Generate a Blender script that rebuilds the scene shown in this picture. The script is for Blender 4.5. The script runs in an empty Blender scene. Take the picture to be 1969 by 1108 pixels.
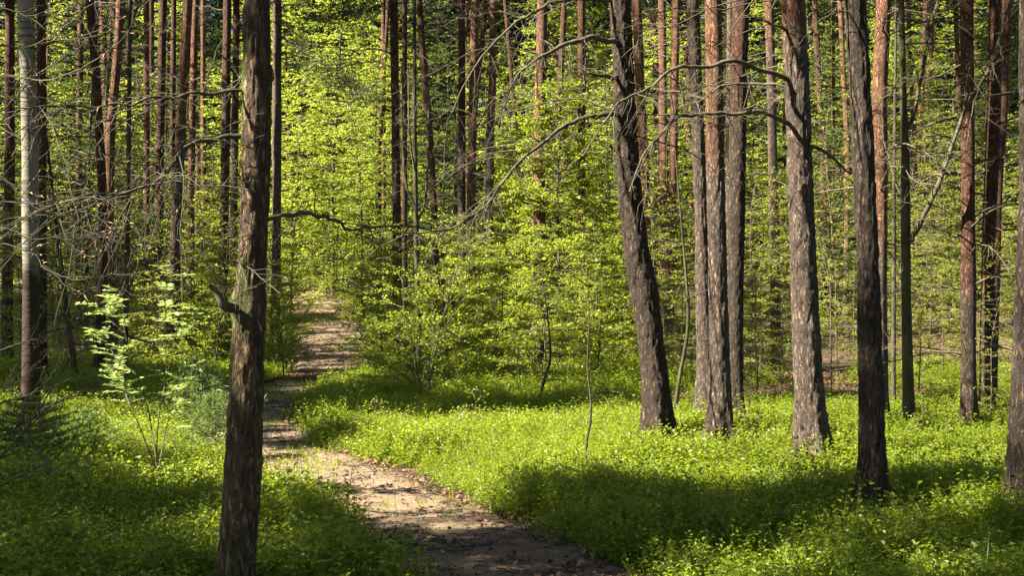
import bpy, math
import numpy as np
from mathutils import Vector

# ------------------------------------------------------------------ camera, sky, sun, exposure
S = bpy.context.scene
COL = S.collection
PI = math.pi
F, CX, CY, EYE = 2188.0, 984.5, 554.0, 1.6
cam_d = bpy.data.cameras.new('camera')
cam = bpy.data.objects.new('camera', cam_d)
COL.objects.link(cam)
cam_d.sensor_width = 36.0
cam_d.lens = 36.0 * F / 1969.0
cam_d.clip_end = 4000.0
cam.location = (0, 0, EYE)
cam.rotation_euler = (PI / 2, 0, 0)
S.camera = cam

SUN_EL, SUN_PHI = math.radians(41), math.radians(17)
SUN = np.array([-math.cos(SUN_EL) * math.cos(SUN_PHI), -math.cos(SUN_EL) * math.sin(SUN_PHI), math.sin(SUN_EL)])
w = bpy.data.worlds.new('World')
S.world = w
w.use_nodes = True
nt = w.node_tree
sky = nt.nodes.new('ShaderNodeTexSky')
sky.sky_type = 'NISHITA'
sky.sun_disc = False
sky.sun_elevation = SUN_EL
sky.sun_rotation = math.atan2(SUN[0], SUN[1])
nt.links.new(sky.outputs[0], nt.nodes['Background'].inputs[0])
nt.nodes['Background'].inputs[1].default_value = 0.05
sl = bpy.data.lights.new('sun', 'SUN')
sl.energy = 5.0
sl.angle = math.radians(0.5)
sl.color = (1.0, 0.92, 0.78)
so = bpy.data.objects.new('sun', sl)
COL.objects.link(so)
so.rotation_euler = Vector(SUN).to_track_quat('Z', 'Y').to_euler()
S.view_settings.view_transform = 'Standard'
S.view_settings.look = 'None'
S.view_settings.gamma = 1.0
S.view_settings.exposure = 2.9
S.cycles.max_bounces = 7
S.cycles.diffuse_bounces = 3
S.cycles.transmission_bounces = 4
S.cycles.glossy_bounces = 2
S.cycles.caustics_reflective = False
S.cycles.caustics_refractive = False

# ------------------------------------------------------------------ helpers
rng = np.random.default_rng(7)


def hash3(i, j, k):
    h = (i * 73856093) ^ (j * 19349663) ^ (k * 83492791)
    h = (h ^ (h >> 13)) * 1274126177
    h = h ^ (h >> 16)
    return (h & 0xFFFFF) / float(0xFFFFF)


def vnoise(p):
    p = np.asarray(p, float)
    i = np.floor(p).astype(np.int64)
    f = p - i
    f = f * f * (3 - 2 * f)
    out = 0
    for a in (0, 1):
        for b in (0, 1):
            for c in (0, 1):
                wgt = (f[:, 0] if a else 1 - f[:, 0]) * (f[:, 1] if b else 1 - f[:, 1]) * (f[:, 2] if c else 1 - f[:, 2])
                out = out + wgt * hash3(i[:, 0] + a, i[:, 1] + b, i[:, 2] + c)
    return out


def n2(x, y, s, seed=0.0):
    x = np.asarray(x, float).ravel()
    y = np.asarray(y, float).ravel()
    return vnoise(np.stack([x / s + 100.3 + seed, y / s + 57.1, np.full_like(x, seed * 1.7)], 1))


def sstep(a, b, x):
    t = np.clip((np.asarray(x, float) - a) / (b - a), 0, 1)
    return t * t * (3 - 2 * t)


GD = np.array([-60, 17, 20, 22, 25, 29, 34, 40, 45, 60, 80, 120, 200, 400])
GZ = np.array([0, 0, -.05, -.13, -.22, -.07, .26, .76, 1.17, 2.5, 4.6, 8.5, 14, 22])
_dd = np.linspace(-60, 400, 1841)
_zz = np.interp(_dd, GD, GZ)
_k = np.hanning(17); _k /= _k.sum()
_zz = np.convolve(np.pad(_zz, 8, mode='edge'), _k, mode='valid')


def ground(x, y):
    x = np.asarray(x, float); y = np.asarray(y, float)
    sh = np.broadcast(x, y).shape
    xb = np.broadcast_to(x, sh).ravel(); yb = np.broadcast_to(y, sh).ravel()
    z = np.interp(yb, _dd, _zz)
    z = z + (n2(xb, yb, 2.3) - .5) * .07 + (n2(xb, yb, 6.0, 3.0) - .5) * .10 * np.clip(yb / 12, .3, 1.5)
    return z.reshape(sh) if sh else float(z[0])


def at(px, py, d):
    return np.array([(px - CX) * d / F, d, EYE + (CY - py) * d / F])


# path centreline: (pixel x, depth, half width)
PATH = np.array([(1075, 4.2, .62), (1040, 5.3, .60), (1000, 6.3, .58), (905, 7.1, .54), (812, 7.9, .48), (715, 8.9, .48),
                 (600, 10.1, .50), (510, 11.6, .50), (462, 14.2, .55), (485, 16.3, .65), (560, 18.0, .62), (618, 20.0, .55),
                 (640, 23.5, .72), (640, 29, .86), (635, 34, .95), (615, 40, .95), (596, 45, .85), (560, 52, .6), (500, 60, .5)])
_py = np.concatenate([np.linspace(0, 4.0, 10), PATH[:, 1]])
_px = np.concatenate([np.linspace(.1, .18, 10), (PATH[:, 0] - CX) * PATH[:, 1] / F])
_pw = np.concatenate([np.full(10, .62), PATH[:, 2]])
_ys = np.linspace(0, 60, 1200)
_k2 = np.hanning(31); _k2 /= _k2.sum()
_xs = np.convolve(np.pad(np.interp(_ys, _py, _px), 15, mode='edge'), _k2, mode='valid')
_ws = np.interp(_ys, _py, _pw)


def path_off(x, y):
    """distance from the path edge in metres, negative on the path"""
    c = np.interp(y, _ys, _xs); hw = np.interp(y, _ys, _ws)
    slope = np.interp(y, _ys, np.gradient(_xs, _ys))
    o = np.abs(x - c) / np.sqrt(1 + slope ** 2) - hw
    return np.where((np.asarray(y) < 0) | (np.asarray(y) > 60), 9.0, o)


def inpoly(px, py, poly):
    poly = np.asarray(poly, float)
    px = np.asarray(px); py = np.asarray(py)
    ins = np.zeros(px.shape, bool)
    j = len(poly) - 1
    for i in range(len(poly)):
        xi, yi = poly[i]; xj, yj = poly[j]
        c = ((yi > py) != (yj > py)) & (px < (xj - xi) * (py - yi) / (yj - yi + 1e-9) + xi)
        ins ^= c
        j = i
    return ins


class MB:
    def __init__(self):
        self.v = []; self.f = []; self.a = []; self.n = 0

    def add(self, v, f, a):
        v = np.asarray(v, np.float32).reshape(-1, 3); f = np.asarray(f, np.int64).reshape(-1, 4)
        a = np.asarray(a, np.float32)
        if a.ndim == 1:
            a = np.stack([a, np.zeros_like(a), np.zeros_like(a), np.ones_like(a)], 1)
        self.v.append(v); self.f.append(f + self.n); self.a.append(a)
        self.n += len(v)

    def arrays(self):
        if not self.v:
            return np.zeros((0, 3), np.float32), np.zeros((0, 4), np.int64), np.zeros((0, 4), np.float32)
        return np.concatenate(self.v), np.concatenate(self.f), np.concatenate(self.a)

    def mesh(self, name, mat, smooth=False):
        v, f, a = self.arrays()
        return raw_mesh(name, v, f, a, mat, smooth)


def raw_mesh(name, v, f, a, mat, smooth=False):
    m = bpy.data.meshes.new(name)
    m.vertices.add(len(v)); m.vertices.foreach_set('co', np.ascontiguousarray(v, np.float32).ravel())
    m.loops.add(len(f) * 4); m.loops.foreach_set('vertex_index', np.ascontiguousarray(f, np.int32).ravel())
    m.polygons.add(len(f)); m.polygons.foreach_set('loop_start', np.arange(0, len(f) * 4, 4, dtype=np.int32))
    m.polygons.foreach_set('loop_total', np.full(len(f), 4, np.int32))
    m.polygons.foreach_set('use_smooth', np.full(len(f), smooth, bool))
    at_ = m.attributes.new('data', 'FLOAT_COLOR', 'POINT')
    at_.data.foreach_set('color', np.ascontiguousarray(a, np.float32).ravel())
    m.update(calc_edges=True)
    if mat:
        m.materials.append(mat)
    return m


def link(name, mesh, parent=None, loc=None):
    o = bpy.data.objects.new(name, mesh)
    COL.objects.link(o)
    if parent is not None:
        o.parent = parent
    if loc is not None:
        o.location = loc
    return o


def thing(name, label, cat, loc, group=None):
    o = bpy.data.objects.new(name, None)
    o.empty_display_size = .2
    COL.objects.link(o)
    o.location = loc
    o['label'] = label; o['category'] = cat
    if group:
        o['group'] = group
    return o


def unit(a):
    a = np.asarray(a, float)
    return a / (np.linalg.norm(a, axis=-1, keepdims=True) + 1e-9)


def tubes(P, R, seg=5):
    """batch of B tubes with K points: returns verts, quads"""
    P = np.asarray(P, float); R = np.asarray(R, float)
    B, K, _ = P.shape
    T = unit(np.gradient(P, axis=1))
    mean = unit(P[:, -1] - P[:, 0])
    ref = np.where(np.abs(mean[:, 2:3]) < .7, np.array([[0, 0, 1.]]), np.array([[1., 0, 0]]))[:, None, :]
    A = unit(np.cross(T, np.broadcast_to(ref, T.shape)))
    Bv = np.cross(T, A)
    th = np.arange(seg) * 2 * PI / seg
    V = P[:, :, None, :] + R[:, :, None, None] * (np.cos(th)[None, None, :, None] * A[:, :, None, :] + np.sin(th)[None, None, :, None] * Bv[:, :, None, :])
    idx = np.arange(B * K * seg).reshape(B, K, seg)
    n = np.roll(idx, -1, axis=2)
    f = np.stack([idx[:, :-1], n[:, :-1], n[:, 1:], idx[:, 1:]], -1).reshape(-1, 4)
    return V.reshape(-1, 3), f


def leaf_quads(pos, d, nrm, L, Wd, fold=.12):
    pos = np.asarray(pos, float); d = unit(d)
    s = unit(np.cross(d, nrm)); nrm = np.cross(s, d)
    L = np.asarray(L)[:, None]; Wd = np.asarray(Wd)[:, None]
    a = pos; t = pos + d * L - nrm * L * .1
    l = pos + d * L * .42 + s * Wd * .5 + nrm * Wd * fold
    r = pos + d * L * .42 - s * Wd * .5 + nrm * Wd * fold
    V = np.stack([a, r, t, l], 1).reshape(-1, 3)
    return V, np.arange(len(pos) * 4).reshape(-1, 4)


def smooth_curve(pts, n):
    """Catmull-Rom through points, n samples"""
    p = np.asarray(pts, float)
    if len(p) == 2:
        t = np.linspace(0, 1, n)[:, None]
        return p[0] * (1 - t) + p[1] * t
    q = np.vstack([2 * p[0] - p[1], p, 2 * p[-1] - p[-2]])
    seg = np.linalg.norm(np.diff(p, axis=0), axis=1)
    cum = np.concatenate([[0], np.cumsum(seg)]); s = np.linspace(0, cum[-1], n)
    out = []
    for x in s:
        i = min(np.searchsorted(cum, x, side='right') - 1, len(seg) - 1)
        t = (x - cum[i]) / (seg[i] + 1e-9)
        a, b, c, e = q[i], q[i + 1], q[i + 2], q[i + 3]
        out.append(.5 * ((2 * b) + (-a + c) * t + (2 * a - 5 * b + 4 * c - e) * t ** 2 + (-a + 3 * b - 3 * c + e) * t ** 3))
    return np.array(out)


# ------------------------------------------------------------------ materials
def new_mat(name):
    m = bpy.data.materials.new(name); m.use_nodes = True
    t = m.node_tree
    for n in list(t.nodes):
        t.nodes.remove(n)
    out = t.nodes.new('ShaderNodeOutputMaterial')
    return m, t, out


def N(t, kind, **kw):
    n = t.nodes.new(kind)
    for k, v in kw.items():
        if k in ('operation', 'blend_type', 'feature', 'data_type', 'attribute_name', 'distance', 'noise_dimensions'):
            setattr(n, k, v)
        else:
            n.inputs[k.replace('_', ' ')].default_value = v
    return n


def mix(t, a, b, fac, blend='MIX'):
    n = t.nodes.new('ShaderNodeMix'); n.data_type = 'RGBA'; n.blend_type = blend
    for s, v in ((n.inputs[0], fac), (n.inputs[6], a), (n.inputs[7], b)):
        if hasattr(v, 'links'):
            t.links.new(v, s)
        elif isinstance(v, (int, float)):
            s.default_value = v
        else:
            s.default_value = (*v, 1)
    return n.outputs[2]


def ramp(t, src, stops):
    n = t.nodes.new('ShaderNodeValToRGB')
    e = n.color_ramp.elements
    while len(e) > 1:
        e.remove(e[-1])
    for i, (p, c) in enumerate(stops):
        el = e[0] if i == 0 else e.new(p)
        el.position = p; el.color = (*c, 1) if not isinstance(c, (int, float)) else (c, c, c, 1)
    t.links.new(src, n.inputs[0])
    return n.outputs[0]


def attr(t):
    a = N(t, 'ShaderNodeAttribute', attribute_name='data')
    s = t.nodes.new('ShaderNodeSeparateColor')
    t.links.new(a.outputs['Color'], s.inputs[0])
    return s.outputs[0], s.outputs[1], s.outputs[2]


def leaf_mat(name, c1, c2, tr, transl=.45, rough=.5, spec=.35, patch=.8):
    m, t, out = new_mat(name)
    r, g, b = attr(t)
    geo = t.nodes.new('ShaderNodeNewGeometry')
    no = N(t, 'ShaderNodeTexNoise', Scale=patch, Detail=2.0)
    t.links.new(geo.outputs['Position'], no.inputs['Vector'])
    oi = t.nodes.new('ShaderNodeObjectInfo')
    ov = N(t, 'ShaderNodeMath', operation='MULTIPLY_ADD'); ov.inputs[1].default_value = .4; ov.inputs[2].default_value = -.2
    t.links.new(oi.outputs['Random'], ov.inputs[0])
    rs = N(t, 'ShaderNodeMath', operation='ADD'); t.links.new(r, rs.inputs[0]); t.links.new(ov.outputs[0], rs.inputs[1])
    ad = N(t, 'ShaderNodeMath', operation='MULTIPLY_ADD'); ad.inputs[1].default_value = .55
    t.links.new(rs.outputs[0], ad.inputs[0])
    sc = N(t, 'ShaderNodeMath', operation='MULTIPLY'); sc.inputs[1].default_value = .55
    t.links.new(no.outputs[0], sc.inputs[0]); t.links.new(sc.outputs[0], ad.inputs[2])
    col = mix(t, c1, c2, ad.outputs[0])
    tcol = mix(t, col, tr, .75)
    p = N(t, 'ShaderNodeBsdfPrincipled', Roughness=rough)
    p.inputs['Specular IOR Level'].default_value = spec
    t.links.new(col, p.inputs['Base Color'])
    tl = t.nodes.new('ShaderNodeBsdfTranslucent'); t.links.new(tcol, tl.inputs[0])
    mx = t.nodes.new('ShaderNodeMixShader'); mx.inputs[0].default_value = transl
    t.links.new(p.outputs[0], mx.inputs[1]); t.links.new(tl.outputs[0], mx.inputs[2])
    t.links.new(mx.outputs[0], out.inputs[0])
    return m


def coords(t, scale):
    tc = t.nodes.new('ShaderNodeTexCoord')
    mp = t.nodes.new('ShaderNodeMapping'); mp.inputs['Scale'].default_value = scale
    t.links.new(tc.outputs['Object'], mp.inputs[0])
    return mp.outputs[0]


def bark_mat(name, low, high, groove, moss=(.05, .065, .012), plate=14.0, bump=.022, contrast=.38):
    """data.r = share of the flaky upper bark, g = moss, b = groove depth"""
    m, t, out = new_mat(name)
    r, g, b = attr(t)
    v = coords(t, (1, 1, .30))
    dn = N(t, 'ShaderNodeTexNoise', Scale=12.0, Detail=6.0, Roughness=.7)
    t.links.new(v, dn.inputs['Vector'])
    dist = t.nodes.new('ShaderNodeVectorMath'); dist.operation = 'MULTIPLY_ADD'
    dist.inputs[1].default_value = (.06, .06, .06)
    t.links.new(dn.outputs['Color'], dist.inputs[0]); t.links.new(v, dist.inputs[2])
    vo = N(t, 'ShaderNodeTexVoronoi', feature='DISTANCE_TO_EDGE', Scale=plate * 2.4)
    t.links.new(dist.outputs[0], vo.inputs['Vector'])
    vc = N(t, 'ShaderNodeTexVoronoi', feature='F1', Scale=plate * 2.4)
    t.links.new(dist.outputs[0], vc.inputs['Vector'])
    fine = N(t, 'ShaderNodeTexNoise', Scale=60.0, Detail=5.0, Roughness=.7)
    t.links.new(coords(t, (1, 1, .35)), fine.inputs['Vector'])
    big = N(t, 'ShaderNodeTexNoise', Scale=2.2, Detail=4.0, Roughness=.65)
    t.links.new(coords(t, (1, 1, .6)), big.inputs['Vector'])
    fn = N(t, 'ShaderNodeTexNoise', Scale=plate * 2.1, Detail=6.0, Roughness=.66)
    t.links.new(coords(t, (1, 1, .27)), fn.inputs['Vector'])
    fs = N(t, 'ShaderNodeMath', operation='SUBTRACT'); fs.inputs[1].default_value = .5; t.links.new(fn.outputs[0], fs.inputs[0])
    fa = N(t, 'ShaderNodeMath', operation='ABSOLUTE'); t.links.new(fs.outputs[0], fa.inputs[0])
    e1 = ramp(t, fa.outputs[0], [(0.0, 0.0), (.07, 1.0)])
    e2 = ramp(t, vo.outputs['Distance'], [(0.0, .12), (.14, 1.0)])
    edge = mix(t, e1, e2, 1.0, 'MULTIPLY')
    hs = N(t, 'ShaderNodeSeparateColor'); t.links.new(vc.outputs['Color'], hs.inputs[0])
    lowc = mix(t, tuple(x * .62 for x in low), tuple(min(x * 1.35, 1) for x in low), hs.outputs[0])
    lowc = mix(t, lowc, tuple(x * .5 for x in low), fine.outputs[0], 'MULTIPLY') if False else lowc
    highc = mix(t, tuple(x * .6 for x in high), tuple(min(x * 1.3, 1) for x in high), hs.outputs[0])
    # the border between grey plates and the flaky orange bark is ragged
    sm = N(t, 'ShaderNodeMath', operation='ADD'); t.links.new(r, sm.inputs[0])
    bs = N(t, 'ShaderNodeMath', operation='MULTIPLY_ADD'); bs.inputs[1].default_value = .9; bs.inputs[2].default_value = -.45
    t.links.new(big.outputs[0], bs.inputs[0]); t.links.new(bs.outputs[0], sm.inputs[1])
    hc2 = N(t, 'ShaderNodeMath', operation='MULTIPLY_ADD'); hc2.inputs[1].default_value = .5; hc2.inputs[2].default_value = -.25
    t.links.new(hs.outputs[1], hc2.inputs[0])
    sm2 = N(t, 'ShaderNodeMath', operation='ADD'); t.links.new(sm.outputs[0], sm2.inputs[0]); t.links.new(hc2.outputs[0], sm2.inputs[1])
    rr = ramp(t, sm2.outputs[0], [(.35, 0.0), (.65, 1.0)])
    col = mix(t, lowc, highc, rr)
    fr = ramp(t, fine.outputs[0], [(.3, .55), (.7, 1.25)])
    col = mix(t, col, fr, .8, 'MULTIPLY')
    ge = mix(t, (contrast,) * 3, (1, 1, 1), edge)
    col = mix(t, col, ge, 1.0, 'MULTIPLY')
    col = mix(t, col, groove, b)
    mn = N(t, 'ShaderNodeTexNoise', Scale=14.0, Detail=5.0, Roughness=.75)
    t.links.new(coords(t, (1, 1, .6)), mn.inputs['Vector'])
    mm = N(t, 'ShaderNodeMath', operation='ADD'); t.links.new(mn.outputs[0], mm.inputs[0]); t.links.new(g, mm.inputs[1])
    mf = ramp(t, mm.outputs[0], [(.82, 0.0), (1.05, 1.0)])
    col = mix(t, col, moss, mf)
    p = N(t, 'ShaderNodeBsdfPrincipled', Roughness=.85)
    p.inputs['Specular IOR Level'].default_value = .2
    t.links.new(col, p.inputs['Base Color'])
    hsum = N(t, 'ShaderNodeMath', operation='MULTIPLY_ADD'); hsum.inputs[1].default_value = .6
    t.links.new(fine.outputs[0], hsum.inputs[0]); t.links.new(edge, hsum.inputs[2])
    bp = N(t, 'ShaderNodeBump', Strength=.9, Distance=bump)
    bp.inputs['Distance'].default_value = bump
    t.links.new(hsum.outputs[0], bp.inputs['Height']); t.links.new(bp.outputs[0], p.inputs['Normal'])
    t.links.new(p.outputs[0], out.inputs[0])
    return m


def wood_mat(name, c1, c2, scale=9.0, rough=.85):
    m, t, out = new_mat(name)
    no = N(t, 'ShaderNodeTexNoise', Scale=scale, Detail=4.0, Roughness=.7)
    geo = t.nodes.new('ShaderNodeNewGeometry'); t.links.new(geo.outputs['Position'], no.inputs['Vector'])
    f = ramp(t, no.outputs[0], [(.35, 0.0), (.65, 1.0)])
    col = mix(t, c1, c2, f)
    p = N(t, 'ShaderNodeBsdfPrincipled', Roughness=rough)
    p.inputs['Specular IOR Level'].default_value = .2
    t.links.new(col, p.inputs['Base Color'])
    bp = N(t, 'ShaderNodeBump', Strength=.5, Distance=.004); t.links.new(no.outputs[0], bp.inputs['Height'])
    t.links.new(bp.outputs[0], p.inputs['Normal'])
    t.links.new(p.outputs[0], out.inputs[0])
    return m


def soil_mat(name, dark, mid, light, scale=3.0, bump=.03, green=0.0):
    m, t, out = new_mat(name)
    geo = t.nodes.new('ShaderNodeNewGeometry')

    def no(s, d=6.0, r=.65):
        n = N(t, 'ShaderNodeTexNoise', Scale=s, Detail=d, Roughness=r); t.links.new(geo.outputs['Position'], n.inputs['Vector']); return n.outputs[0]
    a, b_, c = no(scale), no(scale * 9, 8.0, .75), no(.5, 3.0)
    col = mix(t, dark, light, ramp(t, b_, [(.32, 0.0), (.68, 1.0)]))
    col = mix(t, col, mid, ramp(t, a, [(.35, 0.0), (.65, .8)]))
    vo = N(t, 'ShaderNodeTexVoronoi', feature='F1', Scale=38.0); t.links.new(geo.outputs['Position'], vo.inputs['Vector'])
    vs = N(t, 'ShaderNodeSeparateColor'); t.links.new(vo.outputs['Color'], vs.inputs[0])
    col = mix(t, col, ramp(t, vs.outputs[0], [(0.0, .7), (1.0, 1.25)]), .8, 'MULTIPLY')
    if green:
        gm = ramp(t, c, [(.5, 0.0), (.62, green)])
        col = mix(t, col, (.06, .075, .018), gm)
    p = N(t, 'ShaderNodeBsdfPrincipled', Roughness=.92)
    p.inputs['Specular IOR Level'].default_value = .15
    t.links.new(col, p.inputs['Base Color'])
    bp = N(t, 'ShaderNodeBump', Strength=.8); bp.inputs['Distance'].default_value = bump
    t.links.new(b_, bp.inputs['Height']); t.links.new(bp.outputs[0], p.inputs['Normal'])
    t.links.new(p.outputs[0], out.inputs[0])
    return m


M = {}
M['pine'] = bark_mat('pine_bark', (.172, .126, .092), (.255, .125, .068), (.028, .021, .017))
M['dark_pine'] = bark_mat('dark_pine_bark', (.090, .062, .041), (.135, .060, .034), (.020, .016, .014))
M['broad'] = bark_mat('broadleaf_bark', (.200, .132, .066), (.10, .055, .032), (.018, .014, .011), plate=13.0)
M['smooth'] = bark_mat('smooth_green_bark', (.055, .050, .028), (.055, .050, .028), (.03, .03, .02), plate=5.0, bump=.006, contrast=.85)
M['twig'] = wood_mat('dead_twig_bark', (.048, .036, .024), (.105, .084, .055))
M['branch'] = wood_mat('branch_bark', (.040, .035, .022), (.088, .076, .043))
M['bilberry'] = leaf_mat('bilberry_leaf', (.050, .092, .006), (.158, .198, .014), (.45, .53, .028), .52, .42, .4)
M['beech'] = leaf_mat('beech_leaf', (.064, .100, .009), (.148, .178, .015), (.47, .53, .025), .55, .42, .4)
M['spring'] = leaf_mat('glow_beech_leaf', (.085, .125, .012), (.160, .190, .022), (.50, .58, .05), .62, .42, .4, .35)  # lighter, more translucent beech copy imitating sunlit glow in the background
M['pale'] = leaf_mat('young_yellow_leaf', (.110, .140, .012), (.160, .175, .016), (.48, .50, .03), .5, .45, .35)
M['deep'] = leaf_mat('shade_dark_leaf', (.022, .042, .007), (.055, .085, .011), (.14, .20, .015), .45, .45, .35)  # leaf colour darkened to stand in for shaded gaps in the background
M['rowan'] = leaf_mat('rowan_leaf', (.115, .175, .035), (.17, .23, .06), (.42, .50, .12), .45, .5, .35)
M['spruce'] = leaf_mat('shade_dark_foliage', (.012, .022, .007), (.026, .042, .010), (.03, .05, .01), .2, .6, .2)  # near-black colour stands in for the shade inside the distant wood
M['stem_dark'] = wood_mat('dark_stem_bark', (.022, .018, .012), (.05, .042, .026))
M['needle'] = leaf_mat('pine_needle', (.030, .048, .014), (.060, .080, .020), (.06, .085, .02), .2, .45, .35)
M['young_needle'] = leaf_mat('young_spruce_needle', (.060, .105, .018), (.11, .155, .024), (.26, .36, .03), .35, .45, .35)
M['blue_needle'] = leaf_mat('young_pine_needle', (.075, .118, .026), (.12, .165, .034), (.22, .30, .04), .3, .45, .35)
M['bud'] = wood_mat('bud_scale', (.26, .11, .045), (.34, .22, .09), 30.0, .6)
M['litter'] = leaf_mat('fallen_leaf', (.085, .042, .023), (.20, .112, .064), (.24, .12, .05), .15, .7, .2, 3.0)
M['soil'] = soil_mat('forest_floor', (.035, .024, .015), (.075, .050, .029), (.13, .086, .050), 2.0, .04, .7)
M['path'] = soil_mat('trodden_earth', (.072, .049, .030), (.150, .104, .066), (.22, .160, .105), 1.4, .022, .22)


def birch_mat():
    m, t, out = new_mat('birch_bark')
    v = coords(t, (1, 1, 1))
    vz = coords(t, (3.0, 3.0, 22.0))
    lent = N(t, 'ShaderNodeTexNoise', Scale=1.6, Detail=3.0); t.links.new(vz, lent.inputs['Vector'])
    big = N(t, 'ShaderNodeTexNoise', Scale=3.5, Detail=4.0); t.links.new(v, big.inputs['Vector'])
    r, g, b = attr(t)
    col = mix(t, (.085, .080, .058), (.20, .19, .145), big.outputs[0])
    col = mix(t, col, (.06, .05, .045), ramp(t, lent.outputs[0], [(.54, 0.0), (.62, .9)]))
    sm = N(t, 'ShaderNodeMath', operation='ADD'); t.links.new(big.outputs[0], sm.inputs[0]); t.links.new(g, sm.inputs[1])
    col = mix(t, col, (.030, .019, .013), ramp(t, sm.outputs[0], [(.75, 0.0), (1.0, 1.0)]))
    p = N(t, 'ShaderNodeBsdfPrincipled', Roughness=.9); p.inputs['Specular IOR Level'].default_value = .15; t.links.new(col, p.inputs['Base Color'])
    bp = N(t, 'ShaderNodeBump', Strength=.5); bp.inputs['Distance'].default_value = .02
    t.links.new(lent.outputs[0], bp.inputs['Height']); t.links.new(bp.outputs[0], p.inputs['Normal'])
    t.links.new(p.outputs[0], out.inputs[0])
    return m


M['birch'] = birch_mat()

# ------------------------------------------------------------------ terrain and path
gx = np.concatenate([-np.geomspace(1500, 31, 14), np.arange(-30, -9, .6), np.arange(-9, 9.01, .2), np.arange(9.6, 30.1, .6), np.geomspace(31, 1500, 14)])
gy = np.concatenate([-np.geomspace(600, 21, 10), np.arange(-20, 3, 1.0), np.arange(3, 24, .2), np.arange(24, 66, .45), np.geomspace(66.5, 1800, 24)])
X, Y = np.meshgrid(gx, gy)
Z = ground(X, Y)
nx, ny = len(gx), len(gy)
ii = np.arange(nx * ny).reshape(ny, nx)
fq = np.stack([ii[:-1, :-1], ii[:-1, 1:], ii[1:, 1:], ii[1:, :-1]], -1).reshape(-1, 4)
gm = raw_mesh('forest_floor', np.stack([X, Y, Z], -1).reshape(-1, 3), fq, np.zeros((nx * ny, 4)), M['soil'], True)
go = link('forest_floor', gm); go['kind'] = 'structure'; go['label'] = 'brown forest floor under the bilberry'

ys = np.concatenate([np.arange(1.0, 14, .05), np.arange(14, 58, .12)])
us = np.linspace(-1, 1, 41)
PX = np.interp(ys, _ys, _xs); HW = np.interp(ys, _ys, _ws)
rag = (n2(ys, ys * 0, .35, 1.0) - .5) * .22
rag2 = (n2(ys, ys * 0, .35, 5.0) - .5) * .22
half = HW[:, None] + np.where(us[None, :] < 0, rag[:, None], rag2[:, None]) + .10
slope = np.interp(ys, _ys, np.gradient(_xs, _ys))
XX = PX[:, None] + us[None, :] * half * np.sqrt(1 + slope[:, None] ** 2)
YY = np.repeat(ys[:, None], len(us), 1)
bump = n2(XX, YY, .16, 2.0).reshape(XX.shape) * .022 + n2(XX, YY, .05, 4.0).reshape(XX.shape) * .012
ZZ = ground(XX, YY) + .012 + (YY > 20) * .012 + bump * (1 - np.abs(us[None, :]) ** 6) - .03 * np.abs(us[None, :]) ** 8 
ni, nj = XX.shape
ii = np.arange(ni * nj).reshape(ni, nj)
fq = np.stack([ii[:-1, :-1], ii[:-1, 1:], ii[1:, 1:], ii[1:, :-1]], -1).reshape(-1, 4)
po = link('path', raw_mesh('path', np.stack([XX, YY, ZZ], -1).reshape(-1, 3), fq, np.zeros((ni * nj, 4)), M['path'], True))
po['kind'] = 'structure'; po['label'] = 'trodden brown earth path winding into the wood'


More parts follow.
